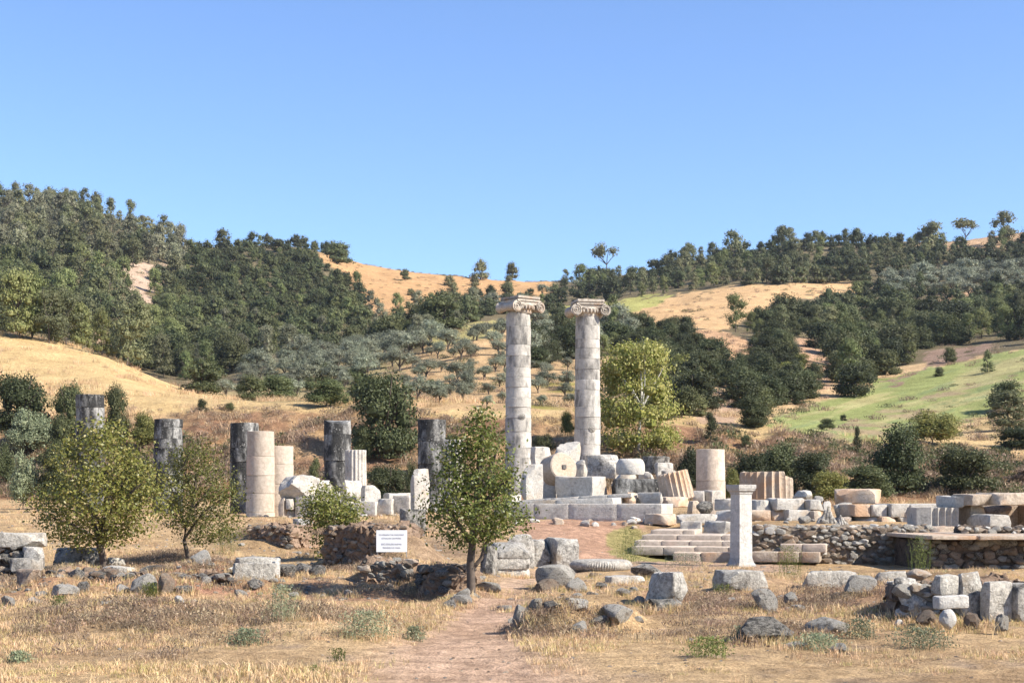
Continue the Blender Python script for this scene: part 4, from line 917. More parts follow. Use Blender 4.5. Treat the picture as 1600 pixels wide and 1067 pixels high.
# ------------------------------------------------------------------ right foreground stones
SB = 'stone_block'
B('stone_slab', 'long low grey slab at the foot of the rubble wall, right of the green bush', 'stone slab', 1254, 1258, 1338, 893, 922, 27.5, 'greylight', 80, ground=True, rough=.03, D=.95)
boulder(SB, 'angular dark-sided stone propped between two low grey slabs', 'boulder', 1322, 1372, 890, 928, 26.2, 'grey', amp=.2, cuts=9)
B('stone_slab', 'low grey slab right of the angular dark-sided stone', 'stone slab', 1368, 1372, 1424, 893, 912, 27.6, 'greylight', 80, ground=True, rough=.03, D=.62)
B(SB, 'big dark weathered stone at the left end of the foreground wall', 'stone block', 1402, 1436, 1458, 899, 948, 19.7, 'grey', 40, ground=True, auto=False, rough=.05, chips=7, bev=.07)
B(SB, 'smooth round-ended pale stone in the foreground wall', 'stone block', 1457, 1468, 1504, 897, 933, 19.5, 'greylight', 66, auto=False, rough=.02, chips=2, bev=.12)
B(SB, 'speckled grey block right of the round-ended pale stone', 'stone block', 1498, 1504, 1542, 896, 930, 19.6, 'grey', 68, ground=True, auto=False, rough=.04, chips=5)
B(SB, 'grey and white block with one whitish corner near the right edge', 'stone block', 1540, 1546, 1583, 908, 946, 19.4, 'greylight', 70, ground=True, auto=False, rough=.03, chips=6, chip=.2)
B(SB, 'grey block cut by the right edge of the picture', 'stone block', 1586, 1590, 1640, 910, 942, 19.4, 'grey', 75, ground=True, auto=False, rough=.03)
B(SB, 'white flat block below the round-ended pale stone', 'stone block', 1462, 1466, 1518, 931, 952, 19.1, 'white', 80, rough=.015, chips=1, auto=False)
boulder('field_stone', 'upright white oval stone at the left foot of the foreground wall', 'stone', 1399, 1417, 947, 967, 17.5, 'white', amp=.12, sub=3)
boulder('field_stone', 'small white stone below the upright white oval one', 'stone', 1398, 1412, 967, 980, 18.8, 'white', amp=.15)
boulder('field_stone', 'tall white stone under the white flat block', 'stone', 1469, 1496, 951, 982, 18.5, 'white', amp=.2, auto=False, cuts=-3)
boulder('field_stone', 'pinkish stone under the speckled grey block', 'stone', 1518, 1537, 929, 946, 19.0, 'warm', amp=.2)
boulder('field_stone', 'round cream stone between the whitish cornered block and the pinkish stone', 'stone', 1546, 1560, 940, 957, 18.7, 'white', amp=.1)
boulder('field_stone', 'brown stone with a hollow beneath the wall at the right', 'stone', 1505, 1532, 954, 982, 18.7, 'brown', amp=.3, auto=False, cuts=-3)
boulder('field_stone', 'pale stone low under the grey and white block', 'stone', 1556, 1578, 958, 984, 18.3, 'greylight', amp=.25, auto=False, cuts=-3)
boulder('field_stone', 'whitish brown lump lying on top of the foreground wall', 'stone', 1418, 1460, 888, 906, 20.5, 'warm', amp=.25, auto=False)
boulder('field_stone', 'brown lump below the big dark weathered stone', 'stone', 1432, 1466, 952, 975, 18.9, 'brown', amp=.3, auto=False, cuts=-3)
B(SB, 'squat weathered grey block on a lower stone, left of the pale rough slab', 'stone block', 1010, 1052, 1076, 895, 943, 21.6, 'grey', 34, rough=.05, chips=6, chip=.2, dmin=.5, auto=False)
B(SB, 'dark lower stone carrying the squat weathered grey block', 'stone block', 1009, 1046, 1068, 941, 972, 21.3, 'darkstone', 34, rough=.06, chips=5, ground=True, dmin=.5, auto=False)
B('stone_slab', 'pale rough slab with a notched left end lying above the dry slope', 'stone slab', 1120, 1142, 1204, 893, 924, 24.6, 'greylight', 64, rough=.05, chips=8, chip=.22, D=.75, L=.6)
boulder(SB, 'grey angular stone tilted on the dry slope below the pale rough slab', 'boulder', 1174, 1226, 918, 958, 23.4, 'grey', amp=.2, cuts=10)
boulder(SB, 'smaller grey stone right of the tilted angular stone', 'boulder', 1224, 1248, 924, 946, 23.3, 'grey', amp=.25)
boulder(SB, 'third small grey stone low on the dry slope', 'boulder', 1236, 1260, 943, 957, 22.8, 'greylight', amp=.25)
boulder(SB, 'long dark boulder with a flat pale top in the right foreground', 'boulder', 1142, 1246, 963, 1006, 18.6, 'darkstone', amp=.2, cuts=8, depth=.7)
boulder(SB, 'humped grey boulder with ridged top in the right foreground', 'boulder', 1260, 1338, 958, 994, 19.2, 'grey', amp=.25, cuts=7, depth=.6)
boulder('field_stone', 'flat stone flush with the grass in the right foreground, left of two', 'stone', 1222, 1266, 1002, 1014, 17.3, 'greylight', amp=.2)
boulder('field_stone', 'flat stone flush with the grass in the right foreground, right of two', 'stone', 1296, 1330, 1004, 1020, 17.0, 'grey', amp=.3)
for (a, b, c_, d, Y, mt_, lb) in [(926, 950, 907, 921, 27.5, 'darkstone', 'dark pointed stone right of the tilted boulder'), (962, 988, 916, 931, 25.6, 'grey', 'grey stone half sunk in dry grass left of the squat block'), (990, 1010, 929, 945, 23.5, 'grey', 'small pointed grey stone just left of the squat block'), (1070, 1088, 996, 1004, 18.2, 'grey', 'little grey stone alone on the dry grass below the squat block')]:
    boulder('field_stone', lb, 'stone', a, b, c, d, Y, mt_) if False else boulder('field_stone', lb, 'stone', a, b, c_, d, Y, mt_)
rubble('ruined_wall', 'low ruined wall of rubble and earth in the right foreground, big stones set into it', 'wall', 1412, 1660, 916, 992, 19.9, -3, 190, ['grey', 'greylight', 'brown', 'warm', 'white'], (.05, .1), .8, seed=51, rough=.16, coremat='earth')
frg = random.Random(12)
for (u0, u1, v0, v1, y0, y1, n, mats_, lb, grp) in [(800, 1040, 790, 812, 44.2, 45.8, 22, ('marble', 'warm', 'white'), 'small broken white fragment at the foot of the long platform wall', 'small fragments at the foot of the platform wall'), (430, 650, 792, 824, 58.5, 60, 18, ('marble', 'white'), 'small white fragment lying along the left marble wall', 'small fragments along the left marble wall'), (1215, 1330, 772, 826, 43, 46, 22, ('marble', 'warm', 'grey'), 'small broken fragment on the rubble slope right of the large fluted drum', 'small fragments right of the large fluted drum')]:
    for k in range(n):
        px, pv, Y = frg.uniform(u0, u1), frg.uniform(v0, v1), frg.uniform(y0, y1); p = P(px, pv, Y); s_ = frg.uniform(.07, .17); g = gz(px, Y)
        p.z = g + s_ * .3
        tag(stone(frg.choice(mats_), p, s_ * frg.uniform(1, 1.5), s_, s_ * frg.uniform(.7, 1), frg, None, 'marble_fragment'), lb, 'stone fragment', grp)
# ------------------------------------------------------------------ middle foreground
boulder('boulder', 'large tilted grey boulder resting on a lower stone beside the path', 'boulder', 836, 908, 874, 920, 25.8, 'grey', amp=.15, cuts=9, tilt=14, depth=.8, auto=False)
boulder('boulder', 'brownish lower stone under the large tilted boulder', 'boulder', 833, 880, 903, 936, 25.4, 'brown', amp=.15, cuts=9, depth=.6, auto=False)
boulder('boulder', 'grey wedge leaning on the right foot of the large tilted boulder', 'boulder', 882, 918, 898, 926, 25.2, 'grey', amp=.2, cuts=9)
mp_ = tag(empty('moulded_block', P(800, 903, 32)), 'grey lichen-covered block in three moulded layers right of the middle tree trunk', 'stone block')
for (a, b, c_, y0, y1, mt_) in [(770, 779, 832, 849, 873, 'grey'), (767, 775, 832, 872, 890, 'grey'), (754, 766, 834, 889, 905, 'greylight')]:
    B('layer', None, None, a, b, c_, y0, y1, 31.6, mt_, 74, parent=mp_, rough=.02, chips=3, L=.9, D=(c_ - b) * 31.6 / F, bev=.04)
B(SB, 'dark-sided block pressed against the left of the moulded grey block', 'stone block', 747, 769, 776, 853, 900, 32.4, 'darkstone', 20, ground=True, rough=.03)
B(SB, 'grey flat slab behind the top of the moulded block', 'stone slab', 788, 796, 834, 836, 866, 34.5, 'grey', 70, ground=True, rough=.05, chips=5)
B(SB, 'massive speckled grey block with a bright right part and dark recess at left', 'stone block', 866, 869, 909, 841, 890, 32.2, 'grey', 76, ground=True, rough=.035, chips=4, L=1.1, D=.55)
B(SB, 'grey block set back left of the massive speckled one', 'stone block', 826, 832, 872, 843, 886, 33.3, 'grey', 76, ground=True, rough=.03, L=.8, D=.55)
boulder('boulder', 'dark craggy rock at the right of the rope-pattern ring', 'boulder', 986, 1036, 879, 904, 31.5, 'darkstone', amp=.35, cuts=6)
B('stone_slab', 'low grey slab right of the tilted boulder, half sunk in grass', 'stone slab', 943, 955, 1012, 901, 914, 28.2, 'greylight', 70, ground=True, rough=.02, D=.7)
boulder('field_stone', 'little pale stone beneath the rope-pattern ring', 'stone', 918, 934, 893, 902, 31.8, 'brown')
boulder('boulder', 'upright grey stone at the left end of the low mound', 'boulder', 800, 830, 942, 978, 20.4, 'grey', amp=.15, cuts=8)
boulder('boulder', 'grey stone second from the left on the low mound', 'boulder', 825, 848, 934, 954, 20.5, 'grey', amp=.25)
boulder('boulder', 'dark stone in the middle of the low mound', 'boulder', 846, 880, 938, 954, 20.6, 'darkstone', amp=.3)
boulder('boulder', 'grey stone with a white cap right on the low mound', 'boulder', 878, 926, 931, 954, 20.8, 'greylight', amp=.3)
boulder('boulder', 'large rounded stone with a dark underside at the right of the low mound', 'boulder', 942, 992, 944, 976, 20.2, 'grey', amp=.15, depth=.9)
boulder('boulder', 'small craggy stone at the front foot of the low mound', 'boulder', 893, 922, 968, 992, 19.0, 'greylight', amp=.3)
boulder('boulder', 'dark stone between the craggy one and the rounded one', 'boulder', 918, 956, 960, 982, 19.5, 'darkstone', amp=.3)
# pit walls below the sign
rubble('rubble_wall', 'dark-faced rubble bank behind the white sign', 'wall', 500, 600, 824, 905, 33.6, 32, 100, ['darkstone', 'brown', 'brown', 'warm'], (.04, .085), 1.6, seed=31, rough=.16, coremat='earth')  # dark stones among these paint in the shade of the left face
rubble('rubble_wall', 'dark rubble stump at the foot of the two pinkish columns', 'wall', 384, 458, 822, 878, 40.5, 28, 80, ['darkstone', 'brown', 'brown', 'warm'], (.045, .09), 1.3, seed=32, rough=.16, coremat='earth')  # shade of the left-turned face is partly in the dark stone colour
rubble('rubble_wall', 'curved rubble wall of the sunken pit under the sign, left half', 'wall', 562, 640, 878, 930, 26.8, 16, 66, ['grey', 'brown', 'greylight', 'warm', 'darkstone'], (.05, .1), .9, seed=33, rough=.15, coremat='earth')
rubble('rubble_wall', 'rubble wall at the dark right side of the sunken pit', 'wall', 650, 702, 890, 946, 25.4, 42, 60, ['grey', 'brown', 'darkstone', 'darkstone'], (.05, .1), .9, seed=34, rough=.15, coremat='earth')  # more dark stones here, to paint the hollow's shade deeper
for (a, b, c_, d, Y, mt_, lb) in [(628, 652, 884, 897, 27.0, 'grey', 'flat grey stone on the pit rim under the right sign post'), (622, 644, 896, 906, 26.6, 'white', 'pinkish white stone in the pit wall below the sign'), (652, 700, 880, 897, 27.6, 'greylight', 'long grey slab on the pit rim left of the middle tree'), (676, 704, 893, 912, 26.2, 'darkstone', 'dark block on top of the pit wall right side'), (700, 738, 926, 944, 24.6, 'grey', 'grey stone at the foot of the middle tree trunk'), (690, 716, 934, 952, 24.1, 'darkstone', 'dark stone low at the right front of the pit'), (534, 556, 920, 932, 25.6, 'grey', 'grey stone at the left end of the pit'), (742, 790, 908, 926, 28.0, 'grey', 'flat weathered stone right of the middle tree trunk'), (738, 760, 897, 908, 29.5, 'greylight', 'pale flat stone behind the middle tree trunk'), (712, 736, 918, 938, 25.3, 'grey', 'rough stone just left of the middle tree trunk'), (776, 802, 944, 954, 22.8, 'greylight', 'pale flat stone embedded in the path edge'), (448, 464, 912, 926, 26.2, 'darkstone', 'dark small stone standing in the golden grass left of the pit'), (450, 470, 924, 936, 25.5, 'greylight', 'pale small stone under the dark one in golden grass'), (498, 508, 926, 934, 25.3, 'grey', 'little grey stone alone in golden grass'), (432, 446, 911, 922, 26.4, 'grey', 'grey stone at the left in golden grass')]:
    boulder('field_stone', lb, 'stone', a, b, c_, d, Y, mt_, amp=.22, cuts=8)
# ------------------------------------------------------------------ left foreground
B(SB, 'long pale grey block topping the wall at the left edge', 'stone block', -30, -26, 62, 833, 856, 30, 'greylight', 82, rough=.025, D=1.1, L=.8)
B(SB, 'dark grey block under the long pale block at the left edge', 'stone block', 26, 40, 63, 855, 875, 29.8, 'grey', 66, rough=.03, L=.7)
B(SB, 'grey block lowest but one in the wall at the left edge', 'stone block', 9, 14, 62, 873, 892, 29.4, 'grey', 78, rough=.03, L=.7, D=.6)
B(SB, 'brownish block at the foot of the wall at the left edge', 'stone block', 20, 28, 56, 890, 922, 28.8, 'brown', 70, rough=.04, ground=True, L=.7)
rubble('rubble_wall', 'rubble core exposed at the left edge of the picture', 'wall', -60, 30, 853, 925, 30.2, 5, 46, ['grey', 'brown', 'darkstone', 'warm'], (.06, .14), .9, seed=41, rough=.12)
B(SB, 'wide dark block with black lichen left of the leaning tree trunk', 'stone block', 79, 82, 156, 857, 888, 33.2, 'darkstone', 84, rough=.02, D=1.02, L=.8)
B(SB, 'low brownish block under the wide dark block, left of two', 'stone block', 88, 91, 126, 887, 902, 32.6, 'grey', 82, rough=.02, ground=True, L=.8)
B(SB, 'low brownish block under the wide dark block, right of two', 'stone block', 125, 127, 154, 887, 902, 32.6, 'brown', 82, rough=.02, ground=True, L=.8)
B('stone_slab', 'pale low slab just right of the leaning tree foot', 'stone slab', 150, 160, 212, 885, 906, 29.8, 'greylight', 70, rough=.04, ground=True, D=.62, chips=5)
B('stone_slab', 'dark low slab left of the red earth heap', 'stone slab', 211, 216, 267, 885, 899, 30.4, 'darkstone', 72, rough=.04, ground=True, D=.62, chips=5)
B('stone_slab', 'pale slab half hidden behind the leaning tree foot', 'stone slab', 165, 172, 192, 872, 888, 32.4, 'greylight', 60, ground=True)
boulder('boulder', 'round speckled boulder with flat sides in the left foreground', 'boulder', 200, 244, 894, 930, 27.6, 'grey', amp=.12, cuts=9)
boulder('boulder', 'brown-green upright stone right of the round speckled boulder', 'boulder', 246, 276, 894, 930, 27.3, 'brown', amp=.15, cuts=9)
for (a, b, c_, d, Y, mt_, lb) in [(74, 122, 912, 934, 27.0, 'grey', 'broad flat-topped stone in the left foreground'), (264, 290, 930, 946, 24.8, 'white', 'bright white stone lying alone in dry grass at the left'), (292, 312, 936, 946, 24.6, 'white', 'small flat white stone beside the bright white one'), (270, 300, 912, 928, 26.8, 'darkstone', 'dark flat stone at the foot of the red earth heap'), (308, 330, 900, 912, 27.8, 'grey', 'grey stone set in the red earth heap'), (276, 300, 896, 906, 28.0, 'darkstone', 'dark stone at the upper left of the red earth heap'), (342, 364, 896, 906, 28.2, 'brown', 'brownish flat stone high in the red earth heap'), (362, 386, 920, 934, 26.6, 'grey', 'grey stone at the right foot of the red earth heap'), (384, 412, 904, 922, 27.6, 'darkstone', 'dark stone right of the red earth heap'), (296, 334, 858, 886, 33, 'greylight', 'pale craggy stone at the foot of the second left tree'), (355, 378, 883, 896, 29.5, 'white', 'pale stone left of the hollowed slabs'), (52, 76, 922, 934, 26.6, 'grey', 'grey stone at the foot of the left rubble'), (0, 26, 930, 950, 25.0, 'grey', 'grey boulder cut by the left edge'), (38, 62, 930, 946, 25.2, 'greylight', 'pale stone beside the boulder at the left edge'), (120, 142, 908, 924, 27.8, 'darkstone', 'dark stone below the wide lichen block'), (150, 190, 938, 946, 25.0, 'grey', 'low grey stone in the brushy grass'), (176, 200, 912, 928, 27.2, 'greylight', 'pale stone left of the round speckled boulder')]:
    boulder('field_stone', lb, 'stone', a, b, c_, d, Y, mt_, amp=.22, cuts=8)
for (a, b, c_, y0, y1, Y, mt_, lb) in [(361, 366, 424, 880, 908, 29.6, 'greylight', 'long pale hollowed slab, front one of two'), (360, 372, 432, 872, 890, 31, 'greylight', 'long pale slab with a channel, rear one of two'), (422, 428, 437, 876, 904, 29.9, 'white', 'narrow pale upright end of the hollowed slabs')]:
    B('stone_slab', lb, 'stone slab', a, b, c_, y0, y1, Y, mt_, 72, rough=.03, ground=True, chips=5, D=(c_ - b) * Y / F)
for (a, b, c_, d, Y, lb) in [(428, 462, 876, 902, 31.5, 'dark rounded boulder right of the hollowed slabs, left of three'), (456, 488, 879, 900, 31.8, 'dark rounded boulder, middle of three right of the slabs'), (480, 508, 882, 902, 31.2, 'bluish dark boulder nearest the sign mound, right of three')]:
    boulder('boulder', lb, 'boulder', a, b, c_, d, Y, 'darkstone', amp=.15, cuts=7)
rubble('ruined_wall', 'low crumbling rubble and earth edge running between the left wall and the speckled boulder', 'wall', 62, 205, 897, 936, 26.2, 14, 80, ['grey', 'brown', 'darkstone', 'darkstone', 'brown'], (.045, .1), .9, seed=71, rough=.16, coremat='earth')
rubble('ruined_wall', 'low crumbling rubble and earth edge right of the brown-green stone at the left', 'wall', 268, 376, 900, 936, 26.0, 16, 50, ['grey', 'brown', 'darkstone', 'darkstone'], (.045, .09), .9, seed=72, rough=.16, coremat='earth')
# the sign
def sign():
    Y = 29.0; m = Y / F; a = P(588, 828, Y); b = P(636, 862, Y); g = gz(612, Y); e = tag(empty('information_sign', ((a.x + b.x) / 2, Y, g)), 'white rectangular notice board with four lines of grey lettering on thin posts', 'sign')
    V, Fs = box(a.x, b.x, Y, Y + .02, b.z, a.z); link('board', mesh_py('board', V, Fs, False), parent=e, mat=M['sign'])
    for x in (a.x + .01, b.x - .02):
        V, Fs = box(x, x + .015, Y + .021, Y + .036, g - .2, a.z - .02); link('post', mesh_py('post', V, Fs, False), parent=e, mat=M['metal'])
    for k, (tx, py, w) in enumerate((('DO PRESERVE THE MONUMENT', 835.2, 39), ('SÜTUNLARA ÇIKMAYINIZ', 840.6, 31), ('ESKİ ESERLERE BASMAK', 849.8, 32), ('TEHLİKELİ VE YASAK', 855.4, 28))):
        cu = bpy.data.curves.new('lettering', 'FONT'); cu.body = tx; cu.align_x = 'CENTER'; cu.align_y = 'CENTER'; cu.size = .05; cu.extrude = .0008
        to = bpy.data.objects.new('lettering', cu); COL.objects.link(to); bpy.context.view_layer.update(); dg = bpy.context.evaluated_depsgraph_get()
        me = bpy.data.meshes.new_from_object(to.evaluated_get(dg)); wd = to.dimensions.x; bpy.data.objects.remove(to)
        p = P(612, py, Y); o = link('lettering', me, (p.x, Y - .003, p.z), (R(90), 0, 0), None, M['print']); s = w * m / wd; o.scale = (s, s * 1.25, 1); adopt(o, e)
sign()

# ------------------------------------------------------------------ trees that stand out one by one
T = tree
T('round_pine', 'lone round-topped pine on the ridge above the left tall column, larger of two', 'pine tree', 'oak', 733, 768, 401, 437, 'pine')
T('round_pine', 'lone round-topped pine on the ridge, smaller of two, nearer the tall columns', 'pine tree', 'oak', 787, 813, 406, 434, 'pine')
T('pine_tree', 'spreading dark pine on a bare trunk against the sky right of the tall columns', 'pine tree', 'umbrella', 924, 973, 380, 436, 'pine')
T('pine_tree', 'leaning flat-topped pine where the right ridge starts to rise', 'pine tree', 'umbrella', 1052, 1086, 384, 424, 'pine')
T('pine_tree', 'tall rough pine on the right ridge, taller of two near its left end', 'pine tree', 'pine', 1122, 1168, 361, 420)
T('pine_tree', 'pointed pine breaking the skyline in the middle of the right ridge', 'pine tree', 'pine', 1204, 1244, 351, 400)
T('pine_tree', 'dark pine with bare trunks on the right skyline, left of three', 'pine tree', 'pine', 1428, 1482, 345, 398)
T('pine_tree', 'wide-topped pine on the right skyline, middle of three', 'pine tree', 'umbrella', 1484, 1530, 341, 390, 'pine')
T('pine_tree', 'tallest pine on the right skyline, close to the right edge of the picture', 'pine tree', 'pine', 1544, 1592, 331, 382)
T('pine_tree', 'rounded pine standing out of the left hilltop against the sky', 'pine tree', 'oak', 132, 166, 295, 334, 'pine')
T('pine_tree', 'small pine on the crest of the left wood where it dips', 'pine tree', 'pine', 332, 366, 357, 396)
T('round_bush', 'single dark bush on the bare dry ridge between the wood and the two round pines', 'bush', 'oak', 622, 643, 418, 437)
T('round_bush', 'dark clump at the tip of the left wood against the sky', 'bush', 'oak', 498, 556, 374, 412)
T('evergreen_oak', 'big dark evergreen oak on the bank behind the broken-topped column stumps', 'oak tree', 'oak', 541, 660, 556, 692, Y=104)
T('evergreen_oak', 'round olive-green oak at the right end of the golden hill', 'oak tree', 'oak', 280, 358, 556, 616, 'shrub')
T('round_bush', 'brownish green scrub mass behind the two pinkish columns on the bank edge', 'bush', 'shrub', 470, 550, 590, 636, 'shrub')
T('evergreen_oak', 'large dark tree on the bank at the left edge', 'oak tree', 'oak', -14, 82, 566, 668, Y=112)
T('round_bush', 'bright green bush on the bank between the large dark tree and the first stump', 'bush', 'oak', 80, 136, 580, 640, 'shrub', Y=112)
T('round_bush', 'grey-green bush on the bank just right of the first stump', 'bush', 'shrub', 158, 206, 593, 660, Y=110)
GG = 'grey-green shrubs on the slope at the far left'
for (a, b, c, d, lb, mt_) in [(4, 86, 626, 712, 'grey-green shrub on the left slope below the large dark tree', 'weed'), (70, 124, 642, 730, 'grey-green shrub left of the highest black stump', 'shrub'), (8, 64, 692, 796, 'spindly grey-green shrub near the left edge', 'weed'), (52, 116, 690, 796, 'dull green shrub behind the crown of the leaning tree', 'shrub'), (-20, 30, 680, 760, 'green shrub cut by the left edge', 'shrub'), (166, 246, 684, 800, 'shrub with reddish tips between the two left stumps', 'shrub'), (196, 252, 634, 700, 'yellowish shrub on the bank left of the second stump', 'yshrub')]:
    T('shrub', lb, 'shrub', 'shrub', a, b, c, d, mt_, group=None)
T('poplar_tree', 'yellow-green poplar with pale trunk right behind the right tall column', 'poplar tree', 'tall', 930, 1066, 528, 742, Y=108, var=2)
for (a, b, c, d, lb, k, mt_, Y) in [(1148, 1208, 612, 668, 'dark round bush at the lower corner of the green field', 'oak', None, None), (1092, 1128, 644, 694, 'dark upright bush on the dry bank above the smooth pale stump', 'cone', None, None), (1328, 1352, 668, 720, 'small dark cone-shaped tree on the bank below the green field', 'cone', None, None), (1352, 1452, 658, 790, 'large dark bush behind the white block row, left of two', 'oak', None, 96), (1458, 1566, 682, 790, 'large dark bush behind the white block row, right of two', 'oak', None, 96), (1302, 1372, 556, 620, 'dark round oak left of the ploughed strip', 'oak', None, None), (1408, 1504, 632, 694, 'bright yellow-green bush at the lower edge of the field', 'shrub', 'yshrub', None), (1534, 1620, 612, 672, 'pine with layered branches at the right edge of the field', 'pine', None, None), (1556, 1640, 660, 700, 'dark low bush under the layered pine at the right edge', 'oak', None, None), (1300, 1398, 722, 800, 'light green feathery bush behind the beveled slab', 'shrub', 'shrub', 92), (1176, 1268, 678, 800, 'brownish green bush behind the large fluted drum', 'shrub', 'oak', 98), (1228, 1318, 700, 804, 'dull green bush right of the large fluted drum', 'shrub', 'oak', 94), (1138, 1206, 700, 800, 'dark bush between the smooth stump and the large fluted drum', 'oak', None, 96), (1052, 1102, 694, 796, 'dark bush in the shade left of the smooth pale stump', 'oak', None, 96), (1128, 1160, 720, 790, 'yellow-green weeds right of the smooth pale stump', 'shrub', 'yshrub', 90), (1262, 1340, 732, 806, 'yellowish bush behind the beveled slab left side', 'shrub', 'yshrub', 89), (566, 646, 714, 804, 'dark bush behind the fluted white drum', 'oak', None, 90), (548, 584, 658, 720, 'green bush right of the stump with the narrower top', 'shrub', 'shrub', 103), (474, 510, 716, 768, 'small dark green bush left of the stump with the narrower top', 'cone', 'shrub', 90), (632, 656, 712, 790, 'dark bush left of the stump with the slanting top', 'oak', None, 88), (830, 874, 672, 720, 'dark bush between the two tall columns', 'shrub', 'oak', 108), (874, 900, 640, 720, 'dark bush hugging the left of the right tall column', 'shrub', 'yshrub', 112), (1472, 1496, 538, 566, 'small round tree in the ploughed strip', 'oak', 'shrub', None), (1530, 1556, 546, 582, 'small bush on the upper edge of the green field', 'cone', 'shrub', None), (1458, 1478, 572, 588, 'little low bush in the green field', 'oak', 'shrub', None), (1312, 1324, 646, 657, 'tiny dark bush alone in the green field', 'oak', None, None), (1276, 1308, 652, 672, 'greyish weed clump low in the green field', 'shrub', 'shrub', None), (305, 326, 622, 642, 'small dark bush on the bank edge left of the third stump', 'oak', None, None), (350, 368, 626, 642, 'tiny bush on the bank edge right of the small dark one', 'shrub', 'shrub', None), (345, 358, 692, 706, 'small bush on the bank face left of the black half-hidden stump', 'shrub', 'shrub', None), (1155, 1178, 678, 700, 'small green bush on the bank right of the dark upright one', 'shrub', 'shrub', None), (1540, 1600, 586, 640, 'shrub cut by the right edge above the layered pine', 'shrub', 'shrub', None), (690, 720, 672, 700, 'low green growth on the bank right of the slanting-top stump', 'shrub', 'shrub', None), (1570, 1640, 726, 790, 'dry brown bush at the right edge behind the cornice blocks', 'shrub', 'drybrush', 100), (1060, 1110, 560, 640, 'autumn-tinted scrub beside the poplar', 'shrub', 'shrub', 200)]:
    T('bush' if k in ('oak', 'shrub') else 'small_tree', lb.replace('beveled', 'bevelled').replace('bevelled slab', 'thick slab'), 'bush', k, a, b, c, d, mt_, Y=Y)
# ------------------------------------------------------------------ woods, olive groves
frng = np.random.default_rng(11)
def fill(poly, step, n=4000, squash=.62):
    xs = [p[0] for p in poly]; ys = [p[1] for p in poly]; out = []; grid = {}
    for _ in range(n):
        x, y = frng.uniform(min(xs), max(xs)), frng.uniform(min(ys), max(ys))
        if not inpoly(np.array([x]), np.array([y]), poly)[0]: continue
        k = (int(x / step), int(y / (step * squash))); ok = True
        for i in (-1, 0, 1):
            for j in (-1, 0, 1):
                for (a, b) in grid.get((k[0] + i, k[1] + j), ()):
                    if (a - x) ** 2 + ((b - y) / squash) ** 2 < step * step: ok = False
        if ok: grid.setdefault(k, []).append((x, y)); out.append((x, y))
    return out
SCAR = [[(196,422),(252,412),(258,432),(230,456),(234,500),(212,482),(194,452)], [(140,515),(200,530),(225,552),(180,560),(150,545)], [(90,406),(142,404),(142,414),(95,416)]]
OPEN = [[(490,395),(552,408),(620,415),(690,420),(760,436),(860,432),(870,452),(800,462),(700,470),(620,492),(580,490),(560,450),(520,420)], [(960,490),(1020,470),(1150,447),(1345,443),(1330,455),(1230,468),(1120,516),(1010,518)], [(870,482),(960,472),(1060,458),(1020,478),(960,498)], [(1080,520),(1140,520),(1180,545),(1150,590),(1115,560)], [(1085,610),(1130,605),(1160,640),(1150,665),(1090,660)], [(1250,535),(1272,535),(1310,580),(1300,605),(1250,606)], [(1440,545),(1550,533),(1545,552),(1450,575)], [(1420,385),(1560,366),(1600,360),(1600,378),(1520,392)], [(1475,455),(1525,452),(1525,466),(1480,470)]]
